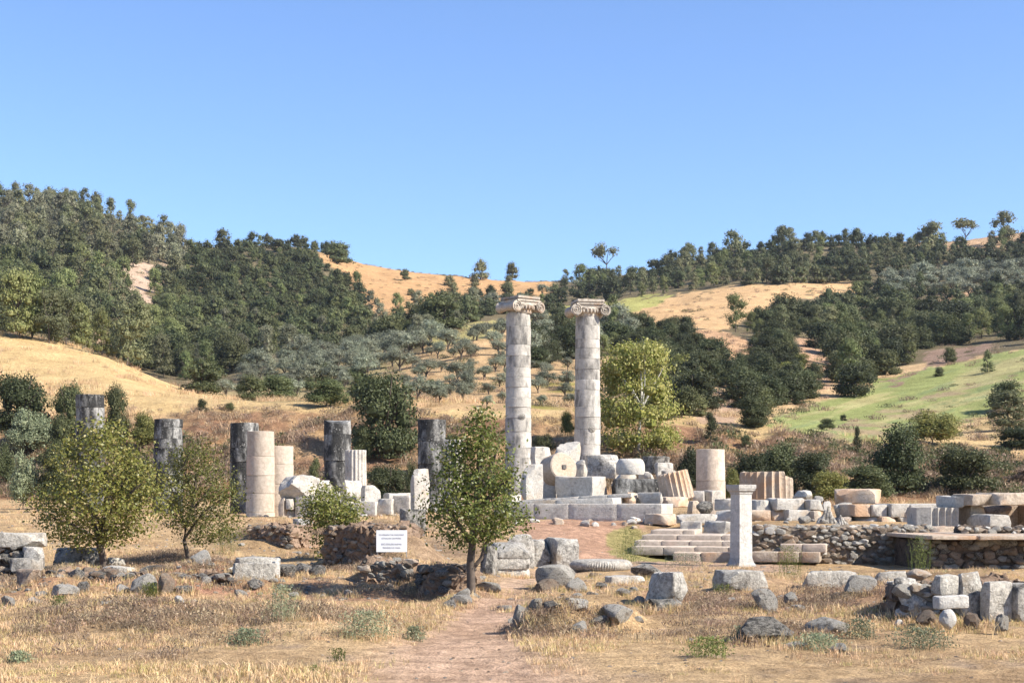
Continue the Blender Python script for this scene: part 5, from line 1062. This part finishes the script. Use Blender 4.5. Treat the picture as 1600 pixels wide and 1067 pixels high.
WOODS = [  # polygon of tree feet, spacing, size range in metres, mix of kinds, group label
 ('the upper left hill', [(-120,300),(0,318),(100,322),(170,338),(230,362),(290,392),(280,440),(150,430),(60,430),(-120,430)], 15, (7, 10.5), [('pine', 'pinegrey', .45), ('pine', None, .35), ('oak', None, .2)], 'tree in the wood on the left hilltop'),
 ('the lower left hill', [(-120,430),(60,430),(150,430),(280,440),(250,520),(290,580),(250,592),(180,565),(100,540),(0,525),(-120,515)], 17, (5, 8.5), [('pine', 'pinelight', .3), ('pine', None, .3), ('oak', None, .25), ('oak', 'shrub', .15)], 'tree in the wood above the golden hill'),
 ('the dark middle hill', [(290,388),(400,382),(490,374),(540,400),(555,412),(520,425),(560,455),(575,500),(470,520),(300,500),(250,480),(275,440)], 11.5, (3.6, 6.2), [('oak', 'oakdark', .5), ('oak', None, .35), ('pine', 'pinelight', .15)], 'dark tree on the hill left of the bare ridge'),
 ('the valley wood', [(250,500),(470,515),(580,495),(640,500),(700,480),(780,490),(730,505),(640,540),(560,545),(440,566),(370,582),(300,600),(270,590)], 16, (4.5, 7.5), [('pine', 'pinelight', .25), ('pine', 'pinegrey', .25), ('oak', None, .35), ('oak', 'shrub', .15)], 'tree in the valley below the wooded hill'),
 ('the saddle', [(690,470),(800,462),(870,452),(880,440),(960,442),(960,470),(870,480),(1000,500),(1010,540),(960,560),(900,560),(830,580),(830,510),(790,496),(700,492)], 14, (3.2, 5.6), [('oak', 'oakdark', .35), ('oak', None, .25), ('olive', None, .25), ('pine', 'pinelight', .15)], 'tree in the wood behind the two columns'),
 ('the right ridge', [(880,438),(950,436),(1000,432),(1060,410),(1150,394),(1250,384),(1350,378),(1450,388),(1620,385),(1620,425),(1400,428),(1340,442),(1150,446),(1050,458),(960,470),(880,456)], 13, (5, 8), [('oak', 'oakdark', .4), ('oak', None, .15), ('pine', 'pinelight', .15), ('pine', None, .3)], 'tree in the wood along the right ridge'),
 ('the right slope', [(1350,456),(1400,457),(1620,464),(1620,540),(1550,532),(1440,546),(1420,575),(1340,605),(1300,600),(1275,535),(1230,525),(1120,540),(1120,522),(1200,508),(1300,484)], 17, (4.5, 7), [('oak', 'oakdark', .25), ('oak', None, .25), ('pine', 'pinelight', .3), ('pine', None, .1), ('oak', 'shrub', .1)], 'tree on the slope above the green field'),
 ('the scrub knolls', [(1010,520),(1060,512),(1110,560),(1120,610),(1090,650),(1050,640),(1020,560)], 15, (3, 4.6), [('oak', 'oakdark', .6), ('oak', None, .3), ('shrub', 'yshrub', .1)], 'scrub on the knoll right of the poplar'),
 ('the terrace scrub', [(360,596),(560,596),(640,604),(700,612),(700,632),(540,632),(430,630),(350,622)], 22, (1.6, 3.0), [('oak', 'shrub', .4), ('olive', None, .3), ('shrub', 'shrub', .3)], 'scrub along the terrace above the bank'),
 ('the poplar scrub', [(985,560),(1040,560),(1080,620),(1090,655),(1000,655)], 16, (2.0, 3.6), [('oak', None, .5), ('oak', 'shrub', .3), ('shrub', 'shrub', .2)], 'scrub close behind the poplar'),
 ('the second knoll', [(1150,550),(1200,530),(1260,560),(1285,590),(1250,635),(1160,640),(1125,610)], 14, (2.6, 4.2), [('oak', 'oakdark', .5), ('oak', None, .35), ('shrub', 'yshrub', .15)], 'scrub on the knoll left of the eroded bank'),
]
cand = {}
for (zone, poly, step, (s0, s1), mix, lb) in WOODS:
    xs = [p[0] for p in poly]; ys = [p[1] for p in poly]; bx0, bx1, by0, by1 = max(0, min(xs)), min(1600, max(xs)), min(ys), max(ys)
    for (x, y) in fill(poly, step):
        if any(inpoly(np.array([x]), np.array([y]), q)[0] for q in SCAR + OPEN): continue
        Y, z = hit(x, y)
        r = frng.random(); acc = 0
        for (k, mt_, pr) in mix:
            acc += pr
            if r <= acc: break
        s = frng.uniform(s0 * .72, s1 * 1.05); w = s * (frng.uniform(.62, .85) if k == 'pine' else frng.uniform(.95, 1.3))
        where = ['the upper edge', 'the middle', 'the foot'][int(np.clip((y - by0) / (by1 - by0) * 3, 0, 2))] + ', ' + ['left end', 'centre', 'right end'][int(np.clip((x - bx0) / (bx1 - bx0) * 3, 0, 2))]
        cand.setdefault(k, []).append((s * w / Y ** 2, zone, lb + ', at ' + where, k, mt_, x, Y, z, s, w))
OWN = {'pine': 300, 'oak': 300, 'olive': 60, 'shrub': 30}
NM = {'pine': ('pine_tree', 'pine tree'), 'oak': ('evergreen_tree', 'tree'), 'olive': ('olive_tree', 'olive tree'), 'shrub': ('scrub_bush', 'bush')}
MIXED = [w_[0] for w_ in WOODS]
PK = {}; plist = []; rest = []
def pick(k, mt_, v):
    key = (k, mt_, v)
    if key not in PK: PK[key] = len(plist); plist.append(proto(k, mt_, v)[0])
    return PK[key]
for k, lst in cand.items():
    lst.sort(key=lambda t: -t[0])
    for i, (_, zone, lb, kk, mt_, x, Y, z, s, w) in enumerate(lst):
        v = int(frng.integers(6)); rz = frng.uniform(0, 6.28); loc = ((x - CX) * Y / F, Y, z - .1)
        if i < OWN[k]:
            o = link(NM[k][0], proto(k, mt_, v + (10 if Y < 330 else 0))[0], loc, (frng.normal(0, .06), frng.normal(0, .06), rz)); o.scale = (w * frng.uniform(.8, 1.2), w * frng.uniform(.8, 1.2), s)
            tag(o, lb if zone not in MIXED else {'pine': 'upright ', 'oak': 'rounded ', 'olive': 'silvery ', 'shrub': 'yellowish '}[k] + lb, NM[k][1], NM[k][1] + 's of ' + zone + ', ' + lb.split(', at ')[1])
        else: rest.append((*loc, w, s, rz, pick(k, mt_, v + (10 if Y < 330 else 0))))
for sx in (-1, 1):   # the woods go on outside the frame
    for _ in range(170):
        px = frng.uniform(-420, -60) if sx < 0 else frng.uniform(1660, 2000); Y = frng.uniform(300, 640); z = gz(px, Y); s = frng.uniform(4, 8)
        rest.append(((px - CX) * Y / F, Y, z - .1, s * .9, s, frng.uniform(0, 6.28), pick('pine' if frng.random() < .5 else 'oak', None, 0)))
scatter('far_wood', 'far trees of the woods covering the hills', rest, plist)
# olive groves: each tree a thing
GRV = [('grey-green olive tree in the close-set grove left of the tall columns', 'olive trees of the close-set grove', fill([(365,598),(470,562),(560,548),(640,535),(690,530),(640,560),(560,600),(470,610),(380,612)], 19, 2500, .5), (38, 58)),
       ('silvery olive tree in the grove on the right slope under the ridge', 'olive trees of the right-hand grove', fill([(1370,444),(1440,432),(1620,428),(1620,462),(1540,466),(1460,460),(1390,462)], 16, 2500, .5), (30, 46))]
for lb, grp, pts, (w0, w1) in GRV:
    for (x, y) in pts:
        Y, z = hit(x, y); m = Y / F; w = frng.uniform(w0, w1) * m
        o = link('olive_tree', proto('olive', None, int(frng.integers(3)) + (10 if Y < 330 else 0))[0], ((x - CX) * m, Y, z - .05), (0, 0, frng.uniform(0, 6.28))); o.scale = (w, w, w * frng.uniform(.62, .85)); tag(o, lb, 'olive tree', grp)
for (x, y) in fill([(610,560),(700,520),(790,505),(800,640),(690,636),(640,600)], 27, 900, .5) + fill([(828,545),(900,548),(900,640),(828,640)], 27, 500, .5):
    Y, z = hit(x, y); m = Y / F; w = frng.uniform(20, 42) * m
    o = link('olive_tree', proto('olive', None, int(frng.integers(3)) + (10 if Y < 330 else 0))[0], ((x - CX) * m, Y, z - .05), (0, 0, frng.uniform(0, 6.28))); o.scale = (w, w, w * frng.uniform(.6, .9)); tag(o, 'olive tree scattered over the dry slope around the tall columns', 'olive tree', 'olive trees scattered on the dry slope')
for (a, b, c, d, lb) in [(722, 768, 498, 532, 'large grey olive tree on the crest of the grove slope, left of the tall columns'), (676, 724, 510, 546, 'wide olive tree just below the grove crest'), (640, 682, 520, 552, 'olive tree with a rounded top at the middle of the grove slope'), (668, 700, 526, 560, 'olive tree whose trunk shows against dry grass'), (700, 742, 522, 562, 'olive tree right of the one whose trunk shows'), (762, 796, 524, 556, 'olive tree close to the left tall column, upper one'), (776, 800, 552, 580, 'olive tree close to the left tall column, lower one'), (690, 740, 560, 596, 'dense olive tree in the middle of the dry slope'), (696, 752, 576, 622, 'large low olive tree above the bank, left of the tall columns'), (744, 772, 568, 590, 'small olive tree alone on the dry slope'), (838, 866, 560, 586, 'olive tree in the dry grass between the tall columns, left one'), (868, 900, 574, 606, 'olive tree in the dry grass between the tall columns, right one'), (832, 848, 582, 598, 'little olive tree low between the tall columns'), (640, 690, 556, 590, 'dark olive tree above the big evergreen oak'), (600, 650, 540, 580, 'olive tree behind the big evergreen oak'), (726, 746, 540, 560, 'small olive tree under the grove crest'), (830, 850, 532, 556, 'olive tree touching the left tall column on its right')]:
    T('olive_tree', lb, 'olive tree', 'olive', a, b, c, d)
ORC = []
for (x0, n, w) in ((702, 5, 22), (742, 4, 20), (795, 4, 20)):
    for k in range(n): ORC.append((x0 + (4 if x0 == 702 else -1) * k * .8, 446 + k * 9, w * (1 + .06 * k)))
for (x, y, w) in ORC + [(648, 470, 18), (638, 482, 16), (590, 476, 14), (642, 462, 16)]:
    T('orchard_tree', 'dark round orchard tree in a row on the bare ridge', 'orchard tree', 'oak', x - w / 2, x + w / 2, y - w * .8, y, 'pine', group='orchard trees on the bare ridge', parts=False)
# ------------------------------------------------------------------ trees of the foreground
def envpx(xb, yb, Y, rows):
    m = Y / F; return [((yb - y) * m, (l - xb) * m, (r - xb) * m) for (y, l, r) in rows]
def ground_base(px, py, Y):
    return ((px - CX) * Y / F, Y, gz(px, Y) - .03)
Yt = 24.9; b0 = ground_base(736, 930, Yt); yb = HZ - (b0[2] - ZC) * F / Yt; m = Yt / F
pt = lambda x, y, d=0, xb=736, ybb=None, mm=None: ((x - xb) * (mm or m), d, ((ybb or yb) - y) * (mm or m))
leafy_tree('leafy_tree', 'small dense leafy tree with a teardrop crown in the middle of the picture', 'tree', b0, envpx(736, yb, Yt, [(642,744,760),(665,724,778),(700,698,796),(735,678,806),(770,662,812),(798,652,834),(815,658,826),(830,672,796),(846,700,768)]),
    [pt(736, yb), pt(736, 905), pt(735, 880), pt(738, 850), pt(744, 800), pt(748, 740), pt(752, 680)], [[pt(735, 892), pt(752, 872), pt(760, 845, .05), pt(775, 800, .1)], [pt(738, 850), pt(715, 815, -.1), pt(690, 780, -.15)], [pt(744, 800), pt(775, 765, -.2), pt(800, 745, -.3)], [pt(742, 820), pt(725, 770, .25), pt(705, 730, .35)], [pt(746, 770), pt(770, 720, .3), pt(780, 690, .3)], [pt(744, 830), pt(790, 812, 0.2), pt(825, 810, .3)]], 10500, .06, 'broad', 3, dens=.45, twigs=380, clump=2.8, trunk_r=.075)
Yt = 32.5; b0 = ground_base(164, 886, Yt); yb = HZ - (b0[2] - ZC) * F / Yt; m = Yt / F
q = lambda x, y, d=0: ((x - 164) * m, d, (yb - y) * m)
leafy_tree('leafy_tree', 'broad yellowish green tree on a dark leaning trunk at the left', 'tree', b0, envpx(164, yb, Yt, [(662,140,180),(684,112,214),(715,84,246),(750,62,258),(785,52,262),(812,56,258),(832,74,230),(848,100,170)]),
    [q(164, yb), q(160, 868), q(155, 850), q(160, 820), q(166, 780), q(168, 730)], [[q(157, 845), q(175, 800, -.2), q(215, 765, -.3), q(240, 745, -.3)], [q(156, 850), q(140, 800, .1), q(105, 770, .2)], [q(160, 820), q(130, 770, -.3), q(110, 730, -.4)], [q(164, 790), q(200, 740, .3), q(215, 710, .4)], [q(166, 760), q(150, 710, .2), q(150, 685, .2)], [q(157, 845), q(120, 820, -.2), q(80, 805, -.3)]], 14000, .072, 'broady', 5, dens=.44, twigs=420, clump=3.0, trunk_r=.085)
Yt = 34.0; b0 = ground_base(296, 876, Yt); yb = HZ - (b0[2] - ZC) * F / Yt; m = Yt / F
q = lambda x, y, d=0: ((x - 296) * m, d, (yb - y) * m)
leafy_tree('leafy_tree', 'thin-leaved yellowish tree on a crooked trunk, right neighbour of the broad left tree', 'tree', b0, envpx(296, yb, Yt, [(688,300,322),(705,272,340),(735,254,364),(770,248,380),(800,250,382),(825,262,378),(845,290,370)]),
    [q(296, yb), q(292, 862), q(288, 845), q(290, 822), q(300, 790), q(308, 740)], [[q(289, 840), q(320, 800, -.2), q(350, 780, -.3)], [q(290, 822), q(270, 780, .2), q(262, 760, .3)], [q(298, 800), q(330, 755, .3), q(345, 735, .3)], [q(302, 770), q(290, 730, -.3), q(300, 705, -.2)]], 10000, .056, 'broady', 8, dens=.44, twigs=360, clump=3.0, trunk_r=.055)
Yt = 36.5; b0 = ground_base(508, 850, Yt); yb = HZ - (b0[2] - ZC) * F / Yt; m = Yt / F
q = lambda x, y, d=0: ((x - 508) * m, d, (yb - y) * m)
leafy_tree('young_tree', 'little green tree growing from the mound left of the sign', 'tree', b0, envpx(508, yb, Yt, [(762,496,520),(778,482,548),(800,468,566),(820,478,560),(845,496,548),(870,502,536),(890,508,530)]),
    [q(508, yb), q(512, 850), q(516, 820), q(515, 785)], [[q(514, 835), q(540, 810, -.1), q(556, 798, -.2)], [q(514, 840), q(495, 812, .1), q(482, 800, .1)], [q(516, 820), q(525, 795, .2), q(530, 785, .2)]], 7000, .07, 'broad', 12, dens=.25, twigs=300, trunk_r=.03)
def weed(name, label, px, py, wpx, hpx, Y, mat, n=900, leaf=.03, cat='plant', kindseed=1, stems=36):
    m = Y / F; me = tuft_mesh(nseed(), stems, hpx * m, wpx * m * .36, .0055, .7, mat, int(n * .62)); x = (px - CX) * m; tag(link(name, me, (x, Y, gz(px, Y))), label, cat)
weed('green_bush', 'fresh green bush at the foot of the altar steps, right of the small pillar', 1232, 915, 58, 56, 30.5, 'gweed', 1800, .03, 'bush')
weed('green_bush', 'green shrub under the second left tree', 356, 872, 52, 52, 38, 'gweed', 1300, .03, 'bush')
weed('green_bush', 'green growth in front of the dark recess at the right', 1438, 886, 46, 62, 33.5, 'gweed', 1200, .03, 'bush')
weed('weed_patch', 'wide grey-green thistle patch left of the path', 572, 1000, 120, 46, 17.6, 'weed', 2600, .025)
weed('weed_patch', 'smaller grey-green weed patch right of the wide one, by the path', 648, 996, 44, 24, 18.0, 'weed', 800, .025)
weed('weed_patch', 'grey-green weeds with a tall stem left of the wide patch', 440, 985, 66, 60, 18.6, 'weed', 1300, .025)
weed('weed_patch', 'low grey-green weeds at the lower left middle', 385, 1006, 80, 26, 17.2, 'weed', 1300, .025)
weed('weed_patch', 'yellow-green grass tussock in the right foreground', 1108, 1036, 90, 34, 15.8, 'gweed', 1300, .022)
weed('weed_patch', 'grey-green weeds between the two flat stones at the right', 1280, 1010, 110, 26, 16.6, 'weed', 1600, .022)
weed('weed_patch', 'grey-green weeds right of the humped grey boulder', 1345, 992, 70, 34, 17.8, 'weed', 1200, .022)
weed('weed_patch', 'grey-green weeds at the lower right under the foreground wall', 1440, 1012, 130, 34, 16.8, 'weed', 2000, .022)
weed('weed_patch', 'dark weeds at the foot of the long dark boulder', 1162, 1008, 44, 26, 17.6, 'weed', 600, .022)
weed('weed_patch', 'yellow-green plant below the brown-green upright stone', 236, 940, 34, 26, 24.4, 'gweed', 900, .025, stems=90)
weed('weed_patch', 'yellow-green plant in the brushy grass at the left', 92, 985, 34, 26, 20.2, 'gweed', 500, .022)
weed('weed_patch', 'pale green weeds at the lower left edge', 30, 1040, 52, 20, 15.4, 'weed', 800, .02)
weed('green_bush', 'bright green weeds on the left of the altar steps', 985, 884, 70, 58, 36, 'gweed', 2200, .03, 'bush')
weed('green_bush', 'grey-green weeds along the lowest altar step', 1070, 884, 90, 22, 35.4, 'weed', 1000, .025, 'bush')
weed('green_bush', 'low green plant in the shade of the pale rough slab', 1128, 925, 46, 22, 24.0, 'gweed', 500, .022, 'bush')
weed('green_bush', 'pale feathery weeds on top of the foreground wall at the right', 1492, 896, 90, 26, 26.6, 'weed', 1200, .025, 'bush')
weed('green_bush', 'pale weeds on the white block row beside the thick slab', 1418, 787, 50, 14, 46, 'weed', 300, .04, 'bush')
weed('leafy_weed', 'dark leafy weed lying near the lower middle', 528, 1024, 34, 22, 15.6, 'gweed', 160, .03)
weed('leafy_weed', 'tiny dark weed at the bottom of the picture left of the path', 494, 1046, 20, 10, 14.6, 'gweed', 60, .03)
# ------------------------------------------------------------------ dry grass, brush and gravel that nobody could count
grng = np.random.default_rng(77)
tm = [tuft_mesh(300 + i, 18, .06, .09, .006, 1.3, 'straw') for i in range(4)] + [tuft_mesh(310 + i, 12, .11, .09, .006, .9, 'straw') for i in range(3)] + [tuft_mesh(320 + i, 16, .07, .1, .006, 1.1, 'ystraw') for i in range(2)]
pts = []
for _ in range(26000):
    Y = 12.2 + 26 * grng.random() ** 1.25; px = grng.uniform(-60, 1660); x = (px - CX) * Y / F
    pmask = np.interp(Y, YR, pathm[:, np.searchsorted(U, px)]); d = fbm(x * .5, Y * .5, 61, 3); pk = fbm(x * .23, Y * .3, 67, 3)
    if pmask > .25 + grng.random() * .6: continue
    if d < .40 + .14 * grng.random(): continue
    if Y > 30 and px > 640 and not (1060 < px < 1180): continue
    if 24.6 < Y < 31 and px < 480 and d < .68: continue
    if 24 < Y < 28 and 520 < px < 740 and d < .6: continue
    s = grng.uniform(.45, 1.3) * (.7 + 1.6 * max(0, d - .42)); pts.append((x, Y, gz(px, Y), s, s * grng.uniform(.6, 1.1), grng.uniform(0, 6.28), int(grng.integers(0, 7)) if grng.random() < .8 else 7 + int(grng.integers(2))))
for (lb_, x0, x1, y0, y1, Y) in DBG:
    if y1 < 885 or Y > 34: continue
    for _ in range(int(5 + (x1 - x0) * .4)):
        px = grng.uniform(x0 - 5, x1 + 5); Y3 = Y + grng.uniform(-.45, .25); s = grng.uniform(.6, 1.3); pts.append(((px - CX) * Y3 / F, Y3, gz(px, Y3), s, s * grng.uniform(.8, 1.5), grng.uniform(0, 6.28), int(grng.integers(9))))
scatter('dry_grass', 'dry straw-coloured grass of the foreground meadow', pts, tm)
bm_ = [tuft_mesh(340 + i, 40, .11, .2, .007, 1.4, 'drybrush', 24) for i in range(3)]
pts = []
for (u, y, su, sy, n) in [(230, 19, 170, 1.8, 330), (470, 20.2, 120, 1.6, 170), (255, 34.6, 75, 1.6, 420), (60, 28.5, 90, 1.5, 80), (330, 27.5, 120, 2.0, 130), (600, 26, 60, .8, 60), (1290, 22.5, 90, 1.5, 90), (1130, 22, 70, 1.8, 110), (1180, 18.6, 120, 1.0, 80), (560, 33.4, 60, 1.2, 60), (880, 18.8, 60, .7, 60)]:
    for _ in range(n):
        px = grng.normal(u, su * .6); Y = max(12.5, grng.normal(y, sy * .6)); s = grng.uniform(.6, 1.3); pts.append(((px - CX) * Y / F, Y, gz(px, Y), s, s * grng.uniform(.6, 1), grng.uniform(0, 6.28), int(grng.integers(3))))
for (u0, u1, prow, Y) in [(500, 600, 826, 34.2), (384, 458, 824, 41.0), (562, 640, 880, 27.2), (655, 712, 893, 25.9), (1190, 1440, 826, 38.0)]:
    for _ in range(34):
        px = grng.uniform(u0, u1); Y2 = Y + grng.uniform(-.2, .5); s = grng.uniform(.7, 1.4); pts.append(((px - CX) * Y2 / F, Y2, max(gz(px, Y2), P(px, prow, Y).z - .1), s, s, grng.uniform(0, 6.28), int(grng.integers(3))))
scatter('dry_brush', 'brown dead brush and thistle heaps among the grass', pts, bm_)
fm = [tuft_mesh(360 + i, 34, .55, .55, .026, 1.0, 'straw') for i in range(3)]
pts = []
for _ in range(9000):
    Y = grng.uniform(84, 150) if grng.random() < .75 else grng.uniform(150, 205); px = grng.uniform(-60, 1660); x = (px - CX) * Y / F
    if px > 330 and Y > 150: continue
    if fbm(x * .12, Y * .12, 71, 3) < .42 + .14 * grng.random(): continue
    if px > 1180 and Y > 122: continue
    if Y < 113 and grng.random() < .65: continue
    s = grng.uniform(.45, 1.1); pts.append((x, Y, gz(px, Y), s, s, grng.uniform(0, 6.28), int(grng.integers(3))))
for _ in range(3200):
    Y = grng.uniform(36, 92); px = grng.uniform(-60, 1660); x = (px - CX) * Y / F
    if fbm(x * .25, Y * .25, 73, 3) < .46 or (790 < px < 1320 and Y < 62) or (px > 1180 and Y < 50): continue
    s = grng.uniform(.16, .42); pts.append((x, Y, gz(px, Y), s, s * .8, grng.uniform(0, 6.28), int(grng.integers(3))))
scatter('tall_dry_grass', 'tall golden grass along the bank and the golden hill', pts, fm)
hs_ = []
for _ in range(5200):
    px, py = grng.uniform(-40, 1640), grng.uniform(400, 690); Y, z = hit(px, py)
    if Y < 125 or (px < 340 and Y < 230): continue
    if inpoly(np.array([px]), np.array([py]), [(1200,668),(1330,610),(1440,575),(1660,540),(1660,600),(1400,690),(1300,690)])[0] and grng.random() < .85: continue
    x = (px - CX) * Y / F
    if fbm(x * .05, Y * .05, 91, 3) < .5 and grng.random() < .7: continue
    s = grng.uniform(.5, 1.3); hs_.append((x, Y, z - .05, s * 1.3, s, grng.uniform(0, 6.28), int(grng.integers(4))))
bb = [tuft_mesh(380 + i, 46, .45, .6, .03, 1.2, 'drybrush', 30) for i in range(3)] + [tuft_mesh(390, 40, .5, .6, .03, 1.0, 'shrub', 60)]
scatter('hill_scrub', 'low dry scrub dotted over the bare slopes', hs_, bb)
pts = []
for _ in range(2600):
    Y = grng.uniform(92, 117); px = grng.uniform(-60, 1660); x = (px - CX) * Y / F; d = fbm(x * .1, Y * .14, 75, 3)
    if d < .44 + .1 * grng.random(): continue
    s = grng.uniform(.6, 1.5); pts.append((x, Y, gz(px, Y), s, s, grng.uniform(0, 6.28), 3 if grng.random() < (.35 if px > 1120 or px < 260 else .1) else int(grng.integers(3))))
for _ in range(1500):
    Y = grng.uniform(94, 117); px = grng.uniform(-60, 1660); x = (px - CX) * Y / F; s = grng.uniform(.4, 1.0); pts.append((x, Y, gz(px, Y), s, s, grng.uniform(0, 6.28), int(grng.integers(3))))
scatter('bank_brush', 'brown thorny brush covering the face of the bank', pts, bb)
pts = []
for _ in range(3600):
    Y = 12.5 + 36 * grng.random() ** 1.1; px = grng.uniform(-40, 1640); x = (px - CX) * Y / F
    pm_ = np.interp(Y, YR, pathm[:, np.searchsorted(U, px)])
    near_ruin = 25 < Y < 36 or (Y > 39 and px < 700)
    if grng.random() > (.25 if pm_ > .3 else .12 if not near_ruin else .75): continue
    s = grng.uniform(.012, .03) * (1.7 if near_ruin else 1); pts.append((x, Y, gz(px, Y), s, s * .7, grng.uniform(0, 6.28), int(grng.integers(6))))
rb_ = []
for (u0, u1, y0, y1, n) in [(-40, 500, 25.4, 31, 620), (520, 760, 24, 31, 330), (1000, 1420, 21.5, 27, 170), (360, 700, 35, 44, 260), (790, 1000, 19, 26, 90)]:
    for _ in range(n):
        px, Y = grng.uniform(u0, u1), grng.uniform(y0, y1); x = (px - CX) * Y / F
        if fbm(x * .7, Y * .7, 81, 2) < .42: continue
        s = .025 + .075 * grng.random() ** 2.2; rb_.append((x, Y, gz(px, Y) - s * .1, s, s * .8, grng.uniform(0, 6.28), int(grng.integers(8))))
scatter('rubble_stones', 'small broken stones strewn over the earth mounds', rb_, [ROCKS[k][i] for k in ('grey', 'brown', 'darkstone', 'greylight') for i in (2, 5)])
scatter('pebbles', 'small loose pebbles strewn over path and ruins', pts, [ROCKS[k][i] for k in ('grey', 'brown', 'warm') for i in (0, 1)])

# ------------------------------------------------------------------ thin autumn haze over the valley
V, Fs = box(-1750, 1750, -90, 960, -6, 190)
hz = link('haze', mesh_py('haze', V, Fs, False)); m_ = bpy.data.materials.new('haze'); m_.use_nodes = True; t_ = m_.node_tree; t_.nodes.clear()
o_ = t_.nodes.new('ShaderNodeOutputMaterial'); pv = t_.nodes.new('ShaderNodeVolumePrincipled'); pv.inputs['Density'].default_value = .00007; pv.inputs['Color'].default_value = (.86, .92, 1, 1); pv.inputs['Anisotropy'].default_value = .2
t_.links.new(pv.outputs[0], o_.inputs['Volume']); hz.data.materials.append(m_); tag(hz, 'thin bluish haze in the air of the valley', None, None, 'stuff')
